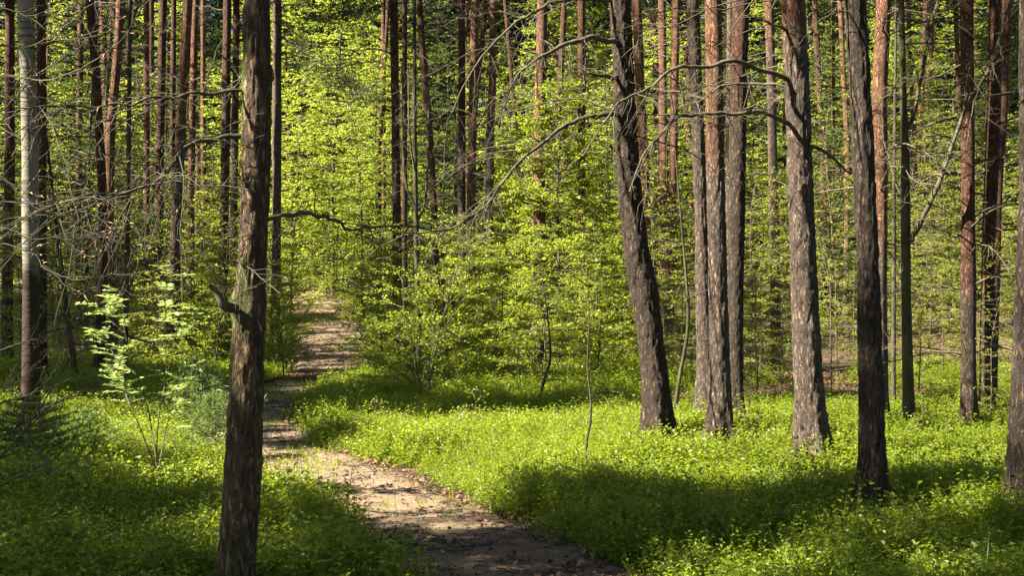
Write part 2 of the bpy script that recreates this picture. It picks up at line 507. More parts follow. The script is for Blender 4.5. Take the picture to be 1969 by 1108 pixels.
# ------------------------------------------------------------------ scattered stuff (one object each, geometry nodes)
def scatter(name, label, templates, pts, rot, scale, mat):
    V, Fq, A, var = [], [], [], []
    n = 0
    for k, (v, f, a) in enumerate(templates):
        V.append(v); Fq.append(f + n); A.append(a); var.append(np.full(len(v), k)); n += len(v)
    V.append(pts); A.append(np.zeros((len(pts), 4))); var.append(np.full(len(pts), -1))
    rot_all = np.concatenate([np.zeros((n, 3)), rot]); sc_all = np.concatenate([np.ones(n), scale])
    m = raw_mesh(name, np.concatenate(V), np.concatenate(Fq), np.concatenate(A), mat, False)
    a = m.attributes.new('var', 'INT', 'POINT'); a.data.foreach_set('value', np.concatenate(var).astype(np.int32))
    a = m.attributes.new('rot', 'FLOAT_VECTOR', 'POINT'); a.data.foreach_set('vector', rot_all.astype(np.float32).ravel())
    a = m.attributes.new('siz', 'FLOAT', 'POINT'); a.data.foreach_set('value', sc_all.astype(np.float32))
    a = m.attributes.new('pick', 'INT', 'POINT')
    a.data.foreach_set('value', np.concatenate([np.zeros(n), rng.integers(0, len(templates), len(pts))]).astype(np.int32))
    o = link(name, m); o['kind'] = 'stuff'; o['label'] = label
    g = bpy.data.node_groups.new(name + '_scatter', 'GeometryNodeTree')
    g.interface.new_socket('Geometry', in_out='INPUT', socket_type='NodeSocketGeometry')
    g.interface.new_socket('Geometry', in_out='OUTPUT', socket_type='NodeSocketGeometry')
    gi = g.nodes.new('NodeGroupInput'); gout = g.nodes.new('NodeGroupOutput')

    def named(nm, ty):
        q = g.nodes.new('GeometryNodeInputNamedAttribute'); q.data_type = ty; q.inputs['Name'].default_value = nm
        return [s for s in q.outputs if s.enabled][0] if not q.outputs[0].enabled else q.outputs[0]
    vv = named('var', 'INT')

    def sep(k):
        c = g.nodes.new('FunctionNodeCompare'); c.data_type = 'INT'; c.operation = 'EQUAL'
        s = [i for i in c.inputs if i.type == 'INT']
        g.links.new(vv, s[0]); s[1].default_value = k
        q = g.nodes.new('GeometryNodeSeparateGeometry'); q.domain = 'POINT'
        g.links.new(gi.outputs[0], q.inputs[0]); g.links.new(c.outputs[0], q.inputs['Selection'])
        return q.outputs[0]
    jn = g.nodes.new('GeometryNodeJoinGeometry')
    for k in range(len(templates)):
        ti = g.nodes.new('GeometryNodeGeometryToInstance')
        g.links.new(sep(k), ti.inputs[0]); g.links.new(ti.outputs[0], jn.inputs[0])
    ip = g.nodes.new('GeometryNodeInstanceOnPoints')
    g.links.new(sep(-1), ip.inputs['Points']); g.links.new(jn.outputs[0], ip.inputs['Instance'])
    ip.inputs['Pick Instance'].default_value = True
    g.links.new(named('pick', 'INT'), ip.inputs['Instance Index'])
    g.links.new(named('rot', 'FLOAT_VECTOR'), ip.inputs['Rotation'])
    g.links.new(named('siz', 'FLOAT'), ip.inputs['Scale'])
    g.links.new(ip.outputs[0], gout.inputs[0])
    md = o.modifiers.new('scatter', 'NODES'); md.node_group = g
    return o


def wedge_points(dens, y0, y1, margin=1.2, r=rng):
    """points over the part of the ground the camera can see between two depths"""
    k = .46
    hw = k * y1 + margin
    n = int(dens * 2 * hw * (y1 - y0))
    x = r.uniform(-hw, hw, n); y = r.uniform(y0, y1, n)
    ok = np.abs(x) < k * y + margin
    return x[ok], y[ok]


def to_px(x, y, z):
    return CX + x * F / y, CY - (z - EYE) * F / y


BARE = [  # openings in the bilberry where the litter shows (pixel outlines)
    [(1290, 985), (1330, 968), (1420, 966), (1490, 975), (1500, 990), (1400, 1000), (1300, 998)],
    [(1120, 775), (1240, 765), (1340, 745), (1340, 785), (1240, 800), (1120, 795)],
    [(1425, 715), (1530, 715), (1540, 770), (1430, 770)],
    [(1440, 690), (1640, 700), (1640, 760), (1440, 760)], [(1760, 640), (1969, 630), (1969, 700), (1760, 720)], [(1580, 745), (1800, 750), (1800, 790), (1590, 790)],
    [(380, 735), (440, 735), (440, 790), (380, 790)],
]


def bilberry_templates():
    out = []
    for k in range(6):
        r = np.random.default_rng(100 + k)
        mb = MB()
        ns = 22
        base = np.stack([r.normal(0, .10, ns), r.normal(0, .10, ns), np.full(ns, -.02)], 1)
        tip = base + np.stack([r.normal(0, .07, ns), r.normal(0, .07, ns), r.uniform(.11, .27, ns)], 1)
        t = np.linspace(0, 1, 4)[None, :, None]
        P = base[:, None] * (1 - t) + tip[:, None] * t
        P[:, 1:3, :2] += r.normal(0, .012, (ns, 2, 2))
        v, f = tubes(P, np.repeat(np.array([[.0022, .0018, .0014, .0008]]), ns, 0), 3)
        mb.add(v, f, np.full(len(v), .1))
        for s in range(ns):
            nl = int(r.integers(10, 16))
            tt = np.sort(r.uniform(.22, 1.03, nl))
            pos = base[s] * (1 - tt[:, None]) + tip[s] * tt[:, None] + r.normal(0, .014, (nl, 3))
            az = np.arange(nl) * 2.4 + r.uniform(0, 6)
            d = np.stack([np.cos(az), np.sin(az), r.uniform(.1, .9, nl)], 1)
            nr = np.stack([-np.cos(az) * .4, -np.sin(az) * .4, np.ones(nl)], 1) + r.normal(0, .35, (nl, 3))
            L = r.uniform(.018, .034, nl) * (1.15 - .3 * tt)
            v, f = leaf_quads(pos, d, nr, L, L * .62, .18)
            mb.add(v, f, np.repeat(np.clip(tt * .6 + r.uniform(-.2, .5, nl), 0, 1), 4))
        out.append(mb.arrays())
    return out


def make_bilberry():
    r = np.random.default_rng(11)
    xs, ys_, sc = [], [], []
    for dens, y0, y1, s in ((66, 3.2, 9, 1.15), (64, 9, 15, 1.0), (30, 15, 24, 1.2), (10, 24, 46, 1.6)):
        x, y = wedge_points(dens, y0, y1, 1.0, r)
        xs.append(x); ys_.append(y); sc.append(np.full(len(x), s))
    x = np.concatenate(xs); y = np.concatenate(ys_); s = np.concatenate(sc)
    z = ground(x, y)
    off = path_off(x, y)
    px, py = to_px(x, y, z)
    keep = off > .12 + (n2(x, y, .45, 9.0) - .5) * .42 + (n2(x, y, .13, 10.0) - .5) * .2
    bare = np.zeros(len(x), bool)
    for b in BARE:
        bare |= inpoly(px, py, b)
    keep &= ~(bare & (r.uniform(0, 1, len(x)) < .93))
    cover = n2(x, y, 1.6, 21.0) * .5 + n2(x, y, .5, 22.0) * .5
    thr = np.where(y < 15, .27, np.where(y < 24, .36, .47))
    keep &= cover > thr + np.where((y > 14) & (x > 3.0), .17, 0)
    keep &= ~((y > 20) & (off < .35))
    keep &= ~((y > 24) & (off > 4.0) & (r.uniform(0, 1, len(x)) < .6))
    x, y, z, s, off, cover = x[keep], y[keep], z[keep], s[keep], off[keep], cover[keep]
    sz = s * r.uniform(.72, 1.18, len(x)) * (.62 + .42 * sstep(0, .45, off)) * (.22 + .65 * n2(x, y, .9, 31.0) + .95 * n2(x, y, .42, 32.0))
    rot = np.stack([r.normal(0, .10, len(x)), r.normal(0, .10, len(x)), r.uniform(0, 6.28, len(x))], 1)
    scatter('bilberry_ground_cover', 'low bright green bilberry carpeting the forest floor', bilberry_templates(), np.stack([x, y, z], 1), rot, sz, M['bilberry'])


def litter_templates():
    out = []
    for k in range(5):
        r = np.random.default_rng(300 + k)
        mb = MB()
        L, W_ = r.uniform(.05, .085), r.uniform(.028, .045)
        u = np.linspace(0, 1, 5); wv = np.array([.05, .8, 1, .7, .04]) * W_ / 2
        curl = r.uniform(.006, .022); cup = r.uniform(-.012, .014)
        rows = []
        for i in range(5):
            zc = curl * math.sin(PI * u[i]) + .004
            rows.append([(u[i] * L - L / 2, -wv[i], zc + cup * (wv[i] / W_)), (u[i] * L - L / 2, 0, zc), (u[i] * L - L / 2, wv[i], zc + cup * (wv[i] / W_) + r.normal(0, .003))])
        v = np.array(rows).reshape(-1, 3)
        ii = np.arange(15).reshape(5, 3)
        f = np.stack([ii[:-1, :-1], ii[:-1, 1:], ii[1:, 1:], ii[1:, :-1]], -1).reshape(-1, 4)
        mb.add(v, f, np.full(15, r.uniform(0, 1)))
        out.append(mb.arrays())
    return out


def make_litter():
    r = np.random.default_rng(13)
    xs, ys_ = [], []
    for dens, y0, y1 in ((330, 3.5, 12), (150, 12, 24), (30, 24, 50)):
        x, y = wedge_points(dens, y0, y1, .6, r); xs.append(x); ys_.append(y)
    x = np.concatenate(xs); y = np.concatenate(ys_)
    z = ground(x, y)
    off = path_off(x, y)
    px, py = to_px(x, y, z)
    p = np.where(off < 0, .05 + .5 * np.exp(off / .13), np.where(off < .35, .80, .10))
    p = np.where((off > .35) & (y > 15), .30 + .4 * (x > 2.5), p)
    right = (x - np.interp(y, _ys, _xs)) > 0
    p = p * np.where(right | (off > .35), 1.0, .55)
    p = np.where((off < .1) & (y > 19), 1.0, p)
    for b in BARE:
        p = np.where(inpoly(px, py, b), 1.0, p)
    p = np.where((off < 0) & (y < 8.2) & right, np.maximum(p, .40), p)
    keep = r.uniform(0, 1, len(x)) < p
    x, y, z, off = x[keep], y[keep], z[keep], off[keep]
    n = len(x)
    rot = np.stack([r.normal(0, .22, n), r.normal(0, .22, n), r.uniform(0, 6.28, n)], 1)
    pts = np.stack([x, y, z + .03 + (off < .05) * .012], 1)
    scatter('leaf_litter', 'dry brown leaves strewn along the path and on the forest floor', litter_templates(), pts, rot,
            r.uniform(.45, 1.0, n) * np.where(y > 20, 1.5, 1.0), M['litter'])


def make_grass():
    r = np.random.default_rng(17)
    tm = []
    for k in range(3):
        mb = MB(); n = 16
        pos = np.stack([r.normal(0, .025, n), r.normal(0, .025, n), np.full(n, -.005)], 1)
        az = r.uniform(0, 6.28, n)
        d = np.stack([np.cos(az) * .5, np.sin(az) * .5, np.ones(n)], 1)
        nr = np.stack([np.cos(az), np.sin(az), np.full(n, -.4)], 1)
        v, f = leaf_quads(pos, d, nr, r.uniform(.03, .08, n), np.full(n, .004), .05)
        mb.add(v, f, np.repeat(r.uniform(0, 1, n), 4)); tm.append(mb.arrays())
    x, y = wedge_points(90, 5, 24, .3, r)
    off = path_off(x, y)
    pat = n2(x, y, .8, 41.0)
    keep = (off < .15) & (pat > .52) & (r.uniform(0, 1, len(x)) < np.where(y > 9, .9, .45))
    keep &= ~((y < 8.0) & (r.uniform(0, 1, len(x)) < .75))
    x, y = x[keep], y[keep]
    rot = np.stack([np.zeros(len(x)), np.zeros(len(x)), r.uniform(0, 6.28, len(x))], 1)
    scatter('grass', 'thin short grass growing on the path', tm, np.stack([x, y, ground(x, y) + .02], 1), rot, r.uniform(.6, 1.2, len(x)), M['bilberry'])


def make_debris():
    r = np.random.default_rng(19)
    tm = []
    for k in range(4):
        mb = MB(); n = 5
        L = r.uniform(.04, .13, n); az = r.uniform(0, 6.28, n)
        b = np.stack([r.normal(0, .06, n), r.normal(0, .06, n), r.uniform(0, .006, n)], 1)
        d = np.stack([np.cos(az), np.sin(az), r.normal(0, .03, n)], 1)
        t4 = np.linspace(0, 1, 4)[None, :, None]
        Q = b[:, None] + d[:, None] * L[:, None, None] * t4; Q[:, 1:3] += r.normal(0, .004, (n, 2, 3))
        v, f = tubes(Q, np.repeat(np.array([[.0022, .002, .0016, .001]]), n, 0) * r.uniform(.5, 1.5, (n, 1)), 4)
        mb.add(v, f, np.zeros(len(v)))
        for _ in range(3):   # crumbs of bark and cone scales
            c = np.array([[r.normal(0, .07), r.normal(0, .07), .0]])
            P = c[:, None] + np.array([[[0, 0, 0], [.006, .002, .003], [.012, .001, .001]]]) * r.uniform(.6, 1.6)
            v, f = tubes(P, np.array([[.002, .006, .002]]), 5); mb.add(v, f, np.zeros(len(v)))
        tm.append(mb.arrays())
    x, y = wedge_points(60, 4.5, 24, .3, r)
    off = path_off(x, y)
    keep = (off < .2) & (r.uniform(0, 1, len(x)) < .25 + .75 * n2(x, y, .5, 55.0) * np.exp(np.minimum(off, 0) / .4 + .2))
    x, y = x[keep], y[keep]
    rot = np.stack([np.zeros(len(x)), np.zeros(len(x)), r.uniform(0, 6.28, len(x))], 1)
    scatter('forest_litter', 'bits of twig and bark strewn on the earth path', tm, np.stack([x, y, ground(x, y) + .036], 1), rot, r.uniform(.7, 1.5, len(x)), M['stem_dark'])


make_bilberry(); make_litter(); make_grass(); make_debris()

# ------------------------------------------------------------------ where the ground lies in sun or shade in the photograph
LIT = [
    [(668, 868), (700, 842), (900, 832), (1230, 838), (1400, 848), (1500, 868), (1640, 905), (1610, 950), (1480, 955), (1320, 925), (1100, 945), (950, 990), (850, 945), (720, 890)],
    [(470, 872), (660, 868), (780, 920), (930, 990), (880, 1008), (690, 1008), (590, 955), (470, 915)],
    [(150, 828), (430, 792), (430, 905), (180, 895)],
    [(1480, 1050), (1700, 1000), (1969, 985), (1969, 1030), (1600, 1070)],
    [(1700, 1095), (1969, 1055), (1969, 1108), (1700, 1108)],
    [(700, 835), (1230, 790), (1500, 800), (1500, 860), (1300, 835), (700, 845)],
    [(1700, 810), (1940, 815), (1930, 845), (1720, 835)],
    [(1720, 885), (1930, 875), (1925, 910), (1720, 915)],
    [(510, 742), (640, 742), (640, 752), (510, 758)],
]
LIT += [[(1040, 985), (1130, 970), (1170, 1000), (1080, 1015)], [(1290, 1012), (1400, 1002), (1430, 1025), (1320, 1035)], [(840, 1075), (960, 1055), (1020, 1090), (880, 1104)],
        [(60, 1030), (180, 1015), (250, 1050), (200, 1095), (60, 1100)], [(520, 1030), (640, 1000), (700, 1040), (770, 1080), (700, 1108), (520, 1108)], [(280, 1020), (400, 1015), (410, 1060), (300, 1070)],
        [(0, 785), (170, 780), (170, 885), (0, 900)]]
DARK = [
    [(0, 905), (200, 898), (430, 915), (640, 965), (700, 1020), (500, 1000), (250, 1000), (0, 1040)],
    [(720, 1006), (930, 1003), (1000, 1030), (1180, 1085), (1200, 1108), (790, 1108)],
    [(930, 985), (1080, 958), (1300, 985), (1480, 1000), (1500, 1040), (1330, 1060), (1180, 1075), (980, 1030)],
    [(510, 795), (560, 775), (710, 785), (700, 840), (650, 862), (510, 862)],
    [(680, 715), (1230, 712), (1230, 765), (1000, 770), (690, 805)],
    [(1700, 845), (1930, 850), (1930, 868), (1700, 875)],
    [(1700, 925), (1930, 915), (1940, 965), (1500, 1030), (1500, 1005)],
    [(500, 915), (600, 955), (720, 1030), (640, 985), (500, 1000)],
    [(1480, 1080), (1700, 1040), (1900, 1035), (1650, 1080)],
    [(0, 640), (430, 640), (430, 735), (0, 750)],
]


def light_target(x, y):
    """+1 sunlit, -1 shaded, 0 unknown, for points on the ground"""
    z = ground(x, y) + .1
    yy = np.maximum(y, 2.0)
    px, py = to_px(x, yy, z)
    px = px + (n2(x, y, .55, 91.0) - .5) * 150 + (n2(x, y, .22, 92.0) - .5) * 90
    py = py + (n2(x, y, .6, 93.0) - .5) * 34 + (n2(x, y, .25, 94.0) - .5) * 22
    out = np.zeros(np.shape(x))
    for p in DARK:
        out = np.where(inpoly(px, py, p), -1, out)
    for p in LIT:
        out = np.where(inpoly(px, py, p), 1, out)
    return np.where((y < 5) | (y > 30), 0, out)


def shadow_foot(P):
    """ground point that a point in the air shades"""
    P = np.asarray(P, float)
    q = P - SUN[None] * (P[:, 2:3] / SUN[2])
    for _ in range(2):
        h = P[:, 2] - ground(q[:, 0], q[:, 1])
        q = P - SUN[None] * (h[:, None] / SUN[2])
    return q


# things the photograph shows in full sun: (centre, radius); no crown may stand in their light
SUNNY = [((.8, 19.5, 2.7), 2.1), ((1.9, 21.5, 2.5), 1.4), ((-.2, 22, 2.6), 1.4), ((-8.2, 47, 8), 6.5), ((-6.5, 37, 5), 2.5), ((-7.2, 21, 6.4), 1.0), ((3.9, 28, 7.5), 2.0), ((.5, 20, 6.2), 1.1),
         ((1.95, 10.7, 1.1), 1.1), ((1.93, 10.7, 3.0), .9), ((2.17, 13.0, 1.8), 1.4), ((2.5, 9.75, 1.9), .9), ((2.5, 9.75, .8), .7), ((2.25, 7.3, 3.2), .8), ((2.27, 7.3, 2.4), .5), ((7.0, 19, 2.2), 2.2), ((3.2, 13, 4.3), .8), ((-2.0, 40, 6), 3.0), ((-1.2, 15.6, 1.6), .9), ((-2.7, 8.6, 1.0), .7), ((6.0, 27, 4.5), 2.5), ((.6, 16, 1.4), .8), ((-1.75, 4.6, 1.95), .35), ((-1.8, 5.0, 2.65), .35),
         ((-3.5, 22.5, 0), .7), ((-4.1, 26, -.1), .8), ((-4.6, 29.2, 0), .8), ((-5.3, 32.5, .2), .9), ((-6.0, 36.5, .5), .9), ((-7.0, 41, .9), 1.2), ((-3.47, 12.6, .6), .6), ((-2.76, 10.6, .4), .5), ((-2.4, 17.5, 0), .5), ((-7.7, 45, 1.2), 1.2),
         ((8.2, 22, 3.5), 1.8), ((5.0, 20, 3.0), 1.3), ((6.2, 17.5, 1.5), 1.2), ((10.0, 26, 5.0), 2.5), ((6.0, 34, 6.5), 3.0), ((-9, 30, 4.5), 1.5), ((-6.6, 20, 1.5), .8), ((5.5, 12.8, 1.3), .7), ((4.6, 22, 6.5), 1.2), ((5.2, 14, 3.6), .7), ((-3.4, 30, 5.0), 1.2),
         ((-6, 52, 9), 6.0), ((0, 50, 8), 4.0), ((10, 48, 8), 4.0), ((-14, 50, 7), 3.0), ((-6.2, 30, 5.5), 1.2), ((17, 46, 8), 3.0)]


def in_sun_way(P, pad=.45):
    P = np.asarray(P, float); bad = np.zeros(len(P), bool)
    for c, rd in SUNNY:
        v = P - np.array(c); t = v @ SUN
        bad |= (t > 0) & (np.linalg.norm(v - t[:, None] * SUN[None], axis=1) < rd + pad)
    foot = shadow_foot(P)
    for ex, ey in ((0, 0), (.5, 0), (-.5, 0), (0, .5), (0, -.5)):
        bad |= light_target(foot[:, 0] + ex, foot[:, 1] + ey) > 0
    return bad


def needle_clumps(centres, rad, nq, r, L=(.16, .30), W_=(.035, .06)):
    n = len(centres)
    off = r.normal(0, 1, (n, nq, 3)); off = off / np.linalg.norm(off, axis=2, keepdims=True) * (r.uniform(0, 1, (n, nq, 1)) ** .5)
    off[:, :, 2] *= .55
    pos = (centres[:, None] + off * rad).reshape(-1, 3)
    d = (off + r.normal(0, .5, off.shape)); d[:, :, 2] += .25
    d = unit(d.reshape(-1, 3))
    nr = unit(r.normal(0, 1, d.shape))
    m = len(pos)
    v, f = leaf_quads(pos, d, nr, r.uniform(*L, m), r.uniform(*W_, m), .1)
    return v, f, np.repeat(r.uniform(0, 1, m), 4)


# ------------------------------------------------------------------ trees
def trunk_mesh(curve, rad, zfine, seg, detail, amp, orange, moss, r, mat, seed, flare=.5, knots=()):
    """curve: f(z)->xy (local), rad: f(z)->radius; local coordinates, base at z=0"""
    H = curve[1]
    dz = .03 if detail == 2 else (.10 if detail == 1 else .22)
    zs = np.concatenate([np.arange(-.25, zfine, dz), np.arange(zfine, H, .5), [H]])
    xy = curve[0](zs)
    R = rad(zs) * (1 + flare * np.exp(-np.clip(zs - .08, 0, 9) / .15))
    th = np.arange(seg) * 2 * PI / seg
    TH, ZZ_ = np.meshgrid(th, zs)
    RR = np.repeat(R[:, None], seg, 1)
    cyl = np.stack([np.cos(TH) * RR, np.sin(TH) * RR, ZZ_], -1).reshape(-1, 3) + seed * 3.7
    R1 = RR.ravel()
    lump = (vnoise(cyl * np.array([5, 5, 1.3])) - .5) * .22 * R1
    groove = np.zeros(len(cyl))
    if detail == 2:
        wob = vnoise(cyl * np.array([9, 9, 5.0]))[:, None] * .05
        nse = vnoise((cyl + wob) * np.array([32, 32, 10.0]))
        nse2 = vnoise((cyl + wob) * np.array([58, 58, 22.]) + 9)
        g1 = 1 - sstep(.0, .17, np.abs(nse - .5)); g2 = 1 - sstep(.0, .14, np.abs(nse2 - .5))
        groove = np.clip(g1 + .55 * g2, 0, 1)
        flat = 1 - np.clip(orange(ZZ_.ravel()), 0, 1) * .75
        lump = lump - amp * groove * flat + amp * .5 * (nse2 - .5)
        groove = groove * flat * .55
    butt = np.exp(-np.clip(ZZ_.ravel() - .05, 0, 9) / .22) * .30 * R1 * np.sin(TH.ravel() * 5 + seed)
    Rn = R1 + lump + butt
    V = np.stack([np.cos(TH.ravel()) * Rn + np.repeat(xy[:, 0], seg), np.sin(TH.ravel()) * Rn + np.repeat(xy[:, 1], seg), ZZ_.ravel()], 1)
    for (kz, kth, ks) in knots:
        dth = np.angle(np.exp(1j * (TH.ravel() - kth)))
        q = np.exp(-((dth * R1) ** 2 + (ZZ_.ravel() - kz) ** 2) / ks ** 2)
        V[:, 0] += np.cos(TH.ravel()) * q * ks * .6; V[:, 1] += np.sin(TH.ravel()) * q * ks * .6
    ni, nj = len(zs), seg
    ii = np.arange(ni * nj).reshape(ni, nj); nn = np.roll(ii, -1, 1)
    f = np.stack([ii[:-1], nn[:-1], nn[1:], ii[1:]], -1).reshape(-1, 4)
    A = np.stack([np.clip(orange(ZZ_.ravel()), 0, 1), moss(ZZ_.ravel(), TH.ravel()), groove, np.ones(ni * nj)], 1)
    return raw_mesh('trunk', V, f, A, mat, True)


def twig_set(mb, starts, dirs, lens, r, rad=.006, sub=5, droop=.35, K=6):
    """dead conifer branches: each an arching limb with side twigs"""
    n = len(starts)
    t = np.linspace(0, 1, K)[None, :, None]
    P = starts[:, None] + dirs[:, None] * lens[:, None, None] * t
    P[:, :, 2] -= (droop * lens)[:, None] * t[:, :, 0] ** 2
    wob = r.normal(0, .035, (n, K, 3)) * lens[:, None, None]; wob[:, 0] = 0
    P += np.cumsum(wob, axis=1) * .6
    R = rad * (.35 + lens[:, None] * .65) * (1 - .8 * t[:, :, 0])
    v, f = tubes(P, np.maximum(R, .0016), 4); mb.add(v, f, np.zeros(len(v)))
    if sub:
        for _ in range(sub):
            k = r.integers(1, K - 1, n)
            b = P[np.arange(n), k] + (P[np.arange(n), k + 1] - P[np.arange(n), k]) * r.uniform(0, 1, (n, 1))
            d = unit(dirs + r.normal(0, .75, (n, 3)) + np.array([0, 0, -.15]))
            L = lens * r.uniform(.15, .5, n)
            t4 = np.linspace(0, 1, 4)[None, :, None]
            Q = b[:, None] + d[:, None] * L[:, None, None] * t4
            Q[:, 1:] += r.normal(0, .05, (n, 3, 3)) * L[:, None, None]
            v, f = tubes(Q, np.maximum(rad * .45 * (1 - .8 * t4[:, :, 0]) * np.ones((n, 1)), .0012), 3)
            mb.add(v, f, np.zeros(len(v)))
    return P


TRUNKS = []  # (x, y, radius) to keep shrubs and plants clear


def make_tree(name, label, cat, pts, widths, d, mat='pine', H=18.0, orange_z=(3.5, 7.0), detail=1, seg=20, amp=.008,
              twigs=10, twig_len=(.5, 1.7), crown=True, crown_z=11.5, moss=None, group=None, branches=(), knots=(), seed=1, twig_z=None, lean=0.0, at_=None, needled=()):
    r = np.random.default_rng(1000 + seed)
    d0 = d
    if at_ is None and d < 20 and pts[-1][1] > 700:   # stand the foot where the photograph shows it
        for _ in range(12):
            d = .5 * d + .5 * (EYE - ground((pts[-1][0] - CX) * d / F, d) - .18) * F / (pts[-1][1] - CY)
        d = float(np.clip(d, d0 * .8, d0 * 1.15))
    bx = (pts[-1][0] - CX) * d / F
    bz = ground(bx, d)
    P = np.array([[(p[0] - CX) * d / F - bx, EYE + (CY - p[1]) * d / F - bz] for p in pts])[::-1]
    zc, xc = P[:, 1], P[:, 0]
    ztop = zc[-1]
    sl_ = (xc[-1] - xc[-2]) / (zc[-1] - zc[-2])
    sb = (xc[1] - xc[0]) / (zc[1] - zc[0])
    cz = np.concatenate([[-.5], zc, [ztop + 1.5, H]]) if zc[0] > -.4 else np.concatenate([zc, [ztop + 1.5, H]])
    cxv = np.concatenate([[xc[0] - sb * (zc[0] + .5) * .6], xc, [xc[-1] + sl_ * 1.5, xc[-1] + sl_ * 2.5]]) if zc[0] > -.4 else np.concatenate([xc, [xc[-1] + sl_ * 1.5, xc[-1] + sl_ * 2.5]])
    dense = np.linspace(cz[0], cz[-1], 400)
    dx = np.interp(dense, cz, cxv)
    kk = np.hanning(25); kk /= kk.sum()
    dx = np.convolve(np.pad(dx, 12, mode='edge'), kk, mode='valid')
    ph = r.uniform(0, 6.28)
    fy = lambda z: .03 * np.sin(z * .5 + ph) - .03 * math.sin(ph) + lean * z

    def cxy(z):
        return np.stack([np.interp(z, dense, dx), fy(np.asarray(z, float))], 1)
    wz = np.array([EYE + (CY - a) * d / F - bz for a, _ in widths])[::-1]
    wr = np.array([b * d / F / 2 for _, b in widths])[::-1]
    wz = np.concatenate([wz, [H]]); wr = np.concatenate([wr, [wr[-1] * .35]])
    rad = lambda z: np.interp(z, wz, wr)
    og = lambda z: sstep(orange_z[0], orange_z[1], z)
    ms = moss if moss else (lambda z, th: np.zeros_like(z))
    root = thing(name, label, cat, (bx, d, bz), group)
    TRUNKS.append((bx, d, wr[0]))
    vz = EYE + 554 * d / F - bz + .4
    link('trunk', trunk_mesh((cxy, H), rad, min(vz, H - 1), seg, detail, amp, og, ms, r, M[mat], seed, knots=knots), root)
    if twigs:
        z0, z1 = twig_z if twig_z else (1.2, min(vz + 1.0, crown_z))
        z = r.uniform(z0, z1, twigs)
        az = r.uniform(0, 2 * PI, twigs)
        c = cxy(z); st = np.stack([c[:, 0], c[:, 1], z], 1) + np.stack([np.cos(az), np.sin(az), az * 0], 1) * rad(z)[:, None] * .8
        dr = unit(np.stack([np.cos(az), np.sin(az), r.uniform(-.1, .55, twigs)], 1))
        ln = r.uniform(*twig_len, twigs)
        for q in range(twigs):
            mb = MB()
            twig_set(mb, st[q:q + 1], dr[q:q + 1], ln[q:q + 1], r, rad=.008, sub=9, droop=r.uniform(.1, .6))
            link('dead_branch', mb.mesh('dead_branch', M['twig'], True), root)
    for bpts, r0, r1, side in branches:
        q = np.array([list(b[:2]) + [b[2] * d / d0 if len(b) > 2 else d] for b in bpts], float)
        W3 = np.array([at(*b) for b in q]) - np.array([bx, d, bz])
        W3[0, 0] = cxy(np.array([W3[0, 2]]))[0, 0]
        mb = MB()
        cv = smooth_curve(W3, 44)
        n_ = vnoise(cv * 4.0 + seed) - .5; n2_ = vnoise(cv * 4.0 + seed + 30) - .5
        e = np.sin(np.linspace(0, PI, 44)) * .10
        cv[:, 2] += n_ * e + (vnoise(cv * 13.0 + seed) - .5) * .035; cv[:, 1] += n2_ * e * 2
        v, f = tubes(cv[None], np.linspace(r0, r1, 44)[None] * (1 + .25 * (vnoise(cv * 14.0) - .5))[None], 8)
        mb.add(v, f, np.zeros(len(v)))
        if side:
            side = int(side * 2.4)
            k = r.integers(8, 43, side)
            st = cv[k]; tg = unit(cv[np.minimum(k + 1, 43)] - cv[k - 1])
            dr = unit(tg * .6 + r.normal(0, .55, (side, 3)) + np.array([0, 0, -.1]))
            twig_set(mb, st, dr, r.uniform(.15, .65, side), r, rad=max(r1 * 1.1, .004), sub=3, droop=.3)
        link('branch', mb.mesh('branch', M['branch'], True), root)
    for bpts, nrad in needled:
        W3 = np.array([at(*b) for b in bpts]) - np.array([bx, d, bz])
        cv = smooth_curve(W3, 30); mb = MB()
        v, f = tubes(cv[None], np.linspace(.03, .008, 30)[None], 6); mb.add(v, f, np.zeros(len(v)))
        br = link('branch', mb.mesh('branch', M['branch'], True), root)
        cen = cv[6:].repeat(4, 0); cen = cen + r.normal(0, .16, cen.shape) + np.array([0, 0, -nrad * .7]) * r.uniform(0, 1.3, (len(cen), 1))
        v, f, a_ = needle_clumps(cen, nrad, 34, r, (.08, .16), (.010, .018))
        m2 = MB(); m2.add(v, f, a_); link('needles', m2.mesh('needles', M['needle']), br)
    if crown:
        mb = MB(); wb = MB()
        nc = 60
        z = r.uniform(crown_z, H + .3, nc)
        az = r.uniform(0, 6.28, nc); rr = r.uniform(.3, 1.0, nc) * (2.1 - 1.3 * (z - crown_z) / (H - crown_z + .3))
        c = cxy(np.clip(z - rr * .25, 0, H)); cen = np.stack([c[:, 0] + np.cos(az) * rr, c[:, 1] + np.sin(az) * rr, z], 1)
        bad = in_sun_way(cen + (np.array([bx, d, bz]) if at_ is None else np.array([at_[0], at_[1], bz])), .7)
        cen = cen[~bad]
        if len(cen):
            a = np.stack([np.interp(np.clip(cen[:, 2] - .5, 0, H), dense, dx), fy(cen[:, 2]), np.clip(cen[:, 2] - .5, 0, H)], 1)
            t = np.linspace(0, 1, 4)[None, :, None]
            v, f = tubes(a[:, None] * (1 - t) + cen[:, None] * t, np.repeat(np.array([[.03, .022, .015, .006]]), len(cen), 0), 4)
            wb.add(v, f, np.zeros(len(v)))
            link('crown_limbs', wb.mesh('crown_limbs', M['branch'], True), root)
            sub = np.repeat(cen, 3, 0) + r.normal(0, .38, (len(cen) * 3, 3)) * np.array([1, 1, .5])
            v, f, a_ = needle_clumps(sub, .50, 40, r, (.18, .32), (.05, .09))
            mb.add(v, f, a_)
            link('crown', mb.mesh('crown', M['needle']), root)
    return root, cxy, rad



Z0 = lambda z, th: np.zeros_like(z)
